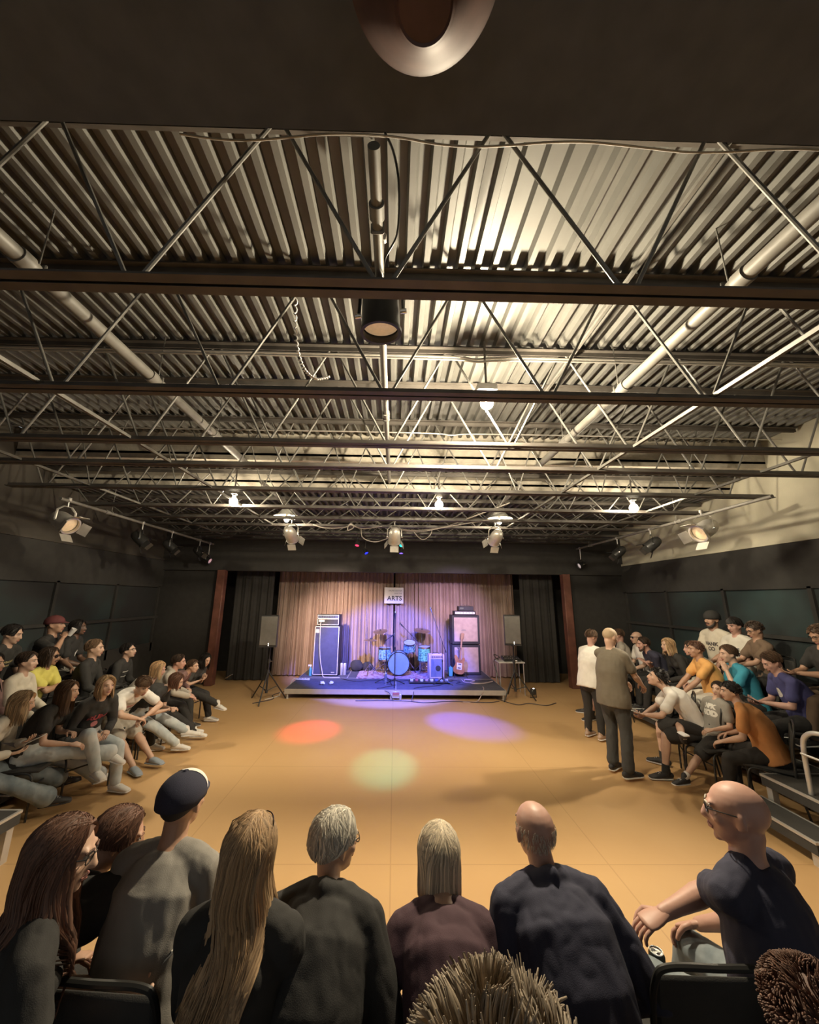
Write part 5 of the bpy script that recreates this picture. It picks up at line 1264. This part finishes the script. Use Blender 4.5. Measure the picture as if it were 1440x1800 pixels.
# --- left second row
R2 = .15
P('person with dark hair in a striped black sweater and cream trousers, left second row', (-4.16, 6.22, 1.31), R2, -80, hy=0, hp=-6, shirt=CL['black'], sleeve='long', pants=CL['cream'], shoes=SHW, hair=('short', BLK, 0), sk='fair', prints=(('______', .05, 0, .07, PWHITE, .004), ('______', .05, 0, -.0, PWHITE, .004)), glasses=('thin', (.03, .03, .03)), **KW)
P('person in a black v-neck with short light-streaked hair, left second row', (-4.34, 5.76, 1.40), R2, -72, hy=0, hp=2, shirt=CL['black'], sleeve='long', pants=CL['black'], shoes=SHB, hair=('short', LBR, 0), sk='fair')
P('person in a yellow tee with sunglasses, moustache and folded arms', (-4.58, 5.32, 1.35), R2, -84, hy=14, hp=4, shirt=CL['yellow'], sleeve='short', pants=CL['black'], shoes=SHB, hair=('long', DBR, .14), sk='tan', hands=((.14, .26, .84), (-.12, .30, .84)), armpole=((-1, .2, -.5), (1, .2, -.5)), glasses=('dark', (.02, .018, .018)), mustache=True, sc=.95)
P('person in a cream cardigan with short dark hair beside the yellow tee', (-4.42, 4.84, 1.36), R2, -78, hy=6, hp=2, fem=True, shirt=CL['cream'], sleeve='long', pants=CL['black'], shoes=SHB, hair=('short', DBR, 0), sk='fair', sc=.95)
P('person in a reddish patterned top with long black hair, cut by the left edge', (-4.42, 4.42, 1.40), R2, -74, hy=6, hp=2, fem=True, shirt=CL['plaid'], sleeve='long', pants=CL['offw'], shoes=SHB, hair=('long', BLK, .30), sk='mid', hands=((-.1, .34, .62), (.1, .36, .60)))
# --- left back row
R3 = .40
P('person in a black tee with yellow lettering in the shadow at the left edge', (-5.10, 5.28, 1.63), R3, -86, hy=14, hp=14, shirt=CL['black'], sleeve='short', pants=CL['black'], shoes=SHB, hair=('bob', BLK, .02), sk='fair', prints=(('THE WEATHER', .035, 0, .03, PYEL, .001), ('ON TOUR', .03, 0, -.02, PYEL, .001)))
P('person in a dark red cap drinking from a raised cup', (-5.12, 5.92, 1.71), R3, -80, hy=8, hp=-2, shirt=CL['black'], sleeve='short', pants=CL['black'], shoes=SHB, hair=('short', BLK, 0), sk='mid', cap=('front', mat('cap_red', (.12, .03, .03), .8)), hands=((-.12, .34, .66), (.10, .26, 1.14)), armpole=(None, (.8, .1, -.7)), curl=(40, 60))
P('dark-skinned person with long black hair and striped light trousers, left back row', (-5.12, 6.36, 1.64), R3, -76, hy=0, hp=2, shirt=CL['black'], sleeve='short', pants=STRIPE, shoes=SHB, hair=('bob', BLK, .10), sk='dark', hands=((-.10, .36, .66), (.10, .38, .66)), prints=(('#disc', .05, .06, -.02, PWHITE, 0),))
t = thing('cup', 'pale cup at the mouth of the person in the dark red cap', 'cup', (-4.86, 5.93, 1.60), rot=(radians(-30), 0, radians(-80)))
g = G(); g.lathe([(0, -.05), (.028, -.05), (.038, .06), (.036, .06), (.027, -.046), (0, -.046)], n=20); g.obj('cup_body', WHITE, t)

# --- standing on the right
_, I = P('standing person in a brown tee, black jeans and black sneakers, cropped blond hair', (2.98, 5.30, 1.67), 0, -62, pose='stand', hy=-10, hp=20, lean=6, shirt=CL['olive'], sleeve='loose', pants=CL['char'], shoes=SHB, sole=SHW, hair=('buzz', (.36, .26, .16)), sk='fair',
  hands=((-.10, .44, 1.04), (.16, .40, 1.06)), feet=((-.12, .02, .085), (.12, -.05, .085)), footdir=((-.2, 1, 0), (.25, 1, 0)), flare=.012, fat=.06, curl=(45, 45))
P('standing person in a white tee and black trousers bending over, behind the brown tee', (3.40, 6.62, 1.55), 0, -58, pose='stand', hy=-20, hp=24, lean=16, shirt=CL['white'], sleeve='loose', pants=CL['black'], shoes=mat('shoe_tan', (.45, .32, .24), .6), hair=('short', BRN, 0), sk='pink', hands=((-.24, .22, .82), (.12, .35, .84)), fat=.05)
# --- right floor row
P('seated person in shorts mostly hidden behind the standing pair, in black socks', (3.92, 7.72, 1.16), 0, 76, hy=0, hp=10, shirt=CL['pinkish'], sleeve='short', pants=CL['pinkish'], leg='shorts', shoes=SHB, socks=SOCKB, hair=('short', DBR, 0), sk='pink', feet=((-.30, .52, .085), (.14, .50, .085)), hands=((-.08, .44, .64), (.08, .46, .64)))
_, I = P('person in a white tee and black shorts with a mop of black hair, looking up', (3.60, 5.36, 1.14), 0, 62, hy=4, hp=-16, shirt=CL['white'], sleeve='short', pants=CL['black'], leg='shorts', shoes=SHB, socks=SOCKB, hair=('messy', BLK, 1), sk='fair', fat=-.03,
  hands=((-.04, .58, .66), (.06, .60, .64)), armpole=((-.8, 0, -.6), (.8, 0, -.6)), feet=((-.26, .46, .085), (.22, .42, .085)), palm=((.3, 0, 1), (-.3, 0, 1)), prints=(('KARRAS', .045, 0, .05, RED, .001),))
held(I, (0, .72, .69), (radians(12), 0, radians(60)), 'white-cased phone held by the person in the white tee', WHITE)
P('person in a grey tee with white block letters leaning back, ankle on knee', (4.14, 5.02, 1.07), 0, 92, hy=16, hp=-4, lean=-20, sc=.92, shirt=CL['grey'], sleeve='short', pants=CL['black'], leg='shorts', shoes=SHB, socks=SOCKW, hair=('short', DBR, 0), sk='fair',
  hands=((-.16, .12, .66), (.26, .02, .60)), feet=((-.10, .56, .085), (-.16, .50, .57)), kneepole=(None, (1.0, .5, .5)), footdir=((-.1, 1, 0), (-1, .35, .1)), footup=(None, (.2, -.2, -.9)), prints=(('NFK', .07, 0, .06, PWHITE, .006), ('MOD', .08, 0, -.02, PWHITE, .008)))
P('person in an orange tee and black trousers with a bowl of black hair, back turned', (3.98, 4.66, 1.13), 0, 46, hy=24, sc=.9, hp=4, shirt=CL['rust'], sleeve='loose', pants=CL['black'], shoes=SHB, hair=('messy', BLK, .6), sk='fair', hands=((-.14, .40, .60), (.10, .36, .64)), fat=.05, feet=((-.2, .4, .085), (.2, .35, .085)))
# --- right second row
S2 = .20
P('bald person with sunglasses in a white top, far in the right second row', (4.92, 7.80, 1.44), S2, 82, hy=0, hp=4, shirt=CL['white'], sleeve='short', pants=CL['black'], shoes=SHB, hair=('bald', GRY), sk='fair', glasses=('dark', (.02, .02, .02)))
P('person in a black top with bare arms crossed, just below the bald one with sunglasses', (4.72, 7.30, 1.37), S2, 82, hy=0, hp=10, shirt=CL['navy'], sleeve='short', pants=CL['black'], shoes=SHB, hair=('short', DBR, 0), sk='pink', hands=((.10, .30, .84), (-.10, .32, .84)), beard=(.05, .03, .02))
P('person in a pale green-grey shirt partly hidden behind the standing brown tee', (4.78, 8.18, 1.45), S2, 62, hy=0, hp=14, shirt=CL['lgrey'], sleeve='long', pants=CL['black'], shoes=SHB, hair=('short', BRN, 0), sk='pink')
P('person with long blond hair in a black jacket looking left', (4.86, 6.84, 1.40), S2, 80, hy=6, hp=0, fem=True, shirt=CL['black'], sleeve='long', pants=CL['black'], shoes=SHB, hair=('long', BLD, .18), sk='fair')
P('person with dark hair and a white jacket just behind the orange tee', (4.95, 6.42, 1.40), S2, 62, hy=10, hp=2, fem=True, shirt=CL['offw'], sleeve='long', pants=CL['black'], shoes=SHB, hair=('long', DBR, .14), sk='pink')
P('person in a light orange tee with tousled brown hair smiling, arms on the knees', (4.74, 6.06, 1.43), S2, 74, hy=4, hp=4, shirt=CL['orange'], sleeve='loose', pants=CL['offw'], leg='shorts', shoes=SHB, hair=('messy', RBR, .6), sk='mid', hands=((-.10, .52, .56), (.10, .54, .56)), fat=.04)
P('person in a teal tee with short brown hair, hand near the mouth', (4.90, 5.66, 1.42), S2, 74, hy=4, hp=8, shirt=CL['teal'], sleeve='short', pants=CL['black'], shoes=SHB, hair=('short', BRN, 0), sk='fair', hands=((-.1, .32, 1.0), (.12, .40, .64)))
_, I = P('person in a navy tee with a round white print, looking down at a phone', (4.88, 5.00, 1.41), S2, 72, hy=0, hp=30, shirt=CL['blue'], sleeve='loose', pants=CL['black'], shoes=SHB, hair=('short', BRN, 0), sk='pink', fat=.08, hands=((-.02, .42, .72), (.06, .44, .70)), prints=(('#disc', .055, -.02, .02, PWHITE, 0), ('TOUR', .035, -.02, .03, PBLACK, .001), ('88', .04, -.02, -.01, PBLACK, .002)), palm=((0, 0, 1), (0, 0, 1)))
held(I, (.0, .54, .75), (radians(25), 0, radians(56)), 'phone in the hands of the person in the navy tee')
# --- right back row
S3 = .50
P('bearded person in a black beanie and cream tee with dark print, right back row', (5.55, 6.62, 1.86), S3, 96, hy=2, hp=2, shirt=CL['cream'], sleeve='loose', pants=CL['black'], shoes=SHB, hair=('short', BLK, 0), sk='mid', cap=('beanie', CL['black']), beard=(.02, .015, .012), prints=(('HANK', .08, 0, .03, PBLACK, .004), ('CO', .08, 0, -.05, PBLACK, .004)))
P('person in a white tee with bold black lettering and dark fringe, right back row', (5.50, 6.14, 1.79), S3, 96, hy=0, hp=14, shirt=CL['offw'], sleeve='loose', pants=CL['black'], shoes=SHB, hair=('fringe', BLK, 0), sk='pink', prints=(('SHINE', .06, 0, .03, PBLACK, .003), ('NOISE', .07, 0, -.04, PBLACK, .004)))
P('person in a brown tee with glasses and shaggy dark hair bent over', (5.44, 5.74, 1.75), S3, 76, hy=0, hp=22, shirt=CL['brown'], sleeve='short', pants=CL['black'], shoes=SHB, hair=('messy', DBR, .8), sk='mid', glasses=('thin', (.03, .03, .03)), hands=((-.06, .46, .74), (.08, .46, .74)))
_, I = P('person in black with brown hair and glasses at the right edge, with a phone', (5.44, 4.86, 1.76), S3, 80, hy=0, hp=28, shirt=CL['black'], sleeve='short', pants=CL['brown'], shoes=SHB, hair=('messy', BRN, .7), sk='mid', glasses=('thin', (.03, .03, .03)), hands=((-.06, .44, .80), (.06, .44, .78)), palm=((0, 0, 1), (0, 0, 1)))
held(I, (.0, .55, .84), (radians(25), 0, radians(60)), 'black phone held at the right edge of the back row')
place_chair((4.10, 5.75, 0), 55, 0, 'empty black chair behind the person in the white tee with the mop of hair')

# --- the near row, seen from behind
_, I = P('person with very long reddish-brown hair and glasses in profile, nearest at the left', (-1.18, 1.60, 1.24), 0, -48, near=True, hy=-22, hp=12, fem=True, shirt=CL['black'], sleeve='short', pants=CL['black'], leg='shorts', shoes=SHB, hair=('long', RBR, .42), sk='fair', glasses=('thin', (.35, .32, .33)), hands=((.02, .38, .76), (.14, .36, .74)), palm=((.2, 0, 1), (-.2, 0, 1)))
held(I, (.08, .47, .80), (radians(40), radians(10), radians(-60)), 'phone in a patterned pale case held by the long-haired person at the left', STRIPE)
P('person with chin-length brown hair in a dark jacket, hand raised to the face', (-1.25, 2.02, 1.07), 0, -40, near=True, hy=-20, hp=18, fem=True, seat=.42, shirt=CL['black'], sleeve='jacket', pants=CL['black'], shoes=SHB, hair=('bob', RBR, .03), sk='mid', hands=((-.05, .34, .66), (.12, .34, .96)), armpole=(None, (.8, 0, -.8)), curl=(40, 55))
P('person in a dark cap and grey-green tee seen from behind', (-.96, 1.98, 1.23), 0, -4, near=True, hy=-4, hp=0, shirt=CL['grey'], sleeve='short', pants=CL['black'], shoes=SHB, hair=('short', BLK, 0), sk='mid', cap=('front', cloth('cap_navy', (.025, .025, .045)), CL['navy'], SHW), fat=.06)
P('person with very long wavy blond hair and sunglasses pushed up on the head', (-.51, 1.60, 1.25), 0, -3, near=True, hy=0, hp=2, fem=True, shirt=CL['black'], sleeve='long', pants=CL['black'], shoes=SHB, hair=('long', (.40, .26, .14), .46), sk='fair', glasses=('top', (.03, .022, .018)), fat=.04)
P('person with tousled grey hair and glasses turning right, in a black hooded jacket', (-.24, 1.88, 1.13), 0, -6, near=True, hy=-42, hp=6, fem=True, shirt=CL['black'], sleeve='jacket', pants=CL['black'], shoes=SHB, hair=('grey', GRY), sk='fair', glasses=('thin', (.02, .02, .02)), fat=.14)
P('person with straight shoulder-length ash blond hair, seen from behind', (.21, 1.92, 1.06), 0, 0, near=True, hy=0, hp=4, fem=True, seat=.43, shirt=CL['maroon'], sleeve='long', pants=CL['black'], shoes=SHB, hair=('bob', ASH, .15), sk='fair', fat=.05)
P('bald person in a dark navy jacket at the centre right, seen from behind', (.64, 1.92, 1.15), 0, 6, near=True, hy=0, hp=4, shirt=CL['navy'], sleeve='jacket', pants=CL['char'], shoes=SHB, hair=('bald', GRY, 'fringe'), sk='pink', fat=.12, hands=((-.12, .38, .66), (.17, .30, .62)), armpole=(None, (.35, -.25, -1)))
P('bald person in a dark polo and glasses in profile, forearm stretched to the left', (1.47, 1.80, 1.28), 0, 24, near=True, hy=26, hp=4, shirt=CL['navy'], sleeve='short', pants=GDENIM, shoes=SHB, hair=('bald', GRY), sk='pink', fat=.18, glasses=('thin', (.03, .025, .02)), hands=(None, (.16, .38, .64)), handsw=((1.16, 1.90, .86), None), armpole=((.9, -.35, .3), None), palm=((.1, .1, -1), None), curl=(42, 38))
P('person with spiky sun-streaked brown hair at the bottom edge of the view', (.15, .62, 1.465), .30, 0, near=True, hy=0, hp=6, seat=.40, shirt=CL['char'], sleeve='short', pants=CL['black'], shoes=SHB, hair=('spiky', (.33, .26, .185), .9), sk='mid', feet=((-.13, .40, .085), (.13, .38, .085)))
P('person with short tousled dark brown hair at the bottom right corner', (.84, .90, 1.33), .30, 6, near=True, hy=4, hp=6, seat=.30, sc=.95, shirt=CL['char'], sleeve='short', pants=CL['black'], shoes=SHB, hair=('messy', RBR, .7), sk='mid', feet=((-.13, .36, .085), (.13, .36, .085)))
place_chair((1.17, 1.84, 0), -2, 0, 'empty black chair with glossy curved back frame in front of the bald person in profile')
# can on a stool
t = thing('stool', 'small black round stool carrying the drink can', 'stool', (1.225, 2.10, 0))
g = G(); g.cyl((0, 0, .44), (0, 0, .47), .11, n=28); g.obj('seat', BLACKPL, t)
for k in range(3):
    a = 2 * pi * k / 3; g = G(); g.loft([(cos(a) * .08, sin(a) * .08, .44), (cos(a) * .13, sin(a) * .13, .010)], [.010, .010], n=8); g.obj('leg', BLACKM, t)
t = thing('drink_can', 'dark drink can with open silver top beside the stretched forearm', 'can', (1.225, 2.09, .47))
g = G(); g.lathe([(0, .003), (.024, 0), (.033, .010), (.033, .108), (.027, .120)], n=32); g.obj('can_body', mat('can_paint', (.03, .035, .03), .3, .5, var=.1), t)
g = G(); g.lathe([(.0, .1175), (.024, .1175), (.025, .122), (.0275, .122), (.0275, .119)], n=32); g.obj('can_top', CHROME, t)
g = G(); g.ell((-.008, .009, .1185), (.010, .007, .0012), n=12); g.obj('opening', BLACKPL, t)
g = G(); g.ell((.006, -.006, .1205), (.010, .006, .0016), n=12); g.obj('pull_tab', CHROME, t)
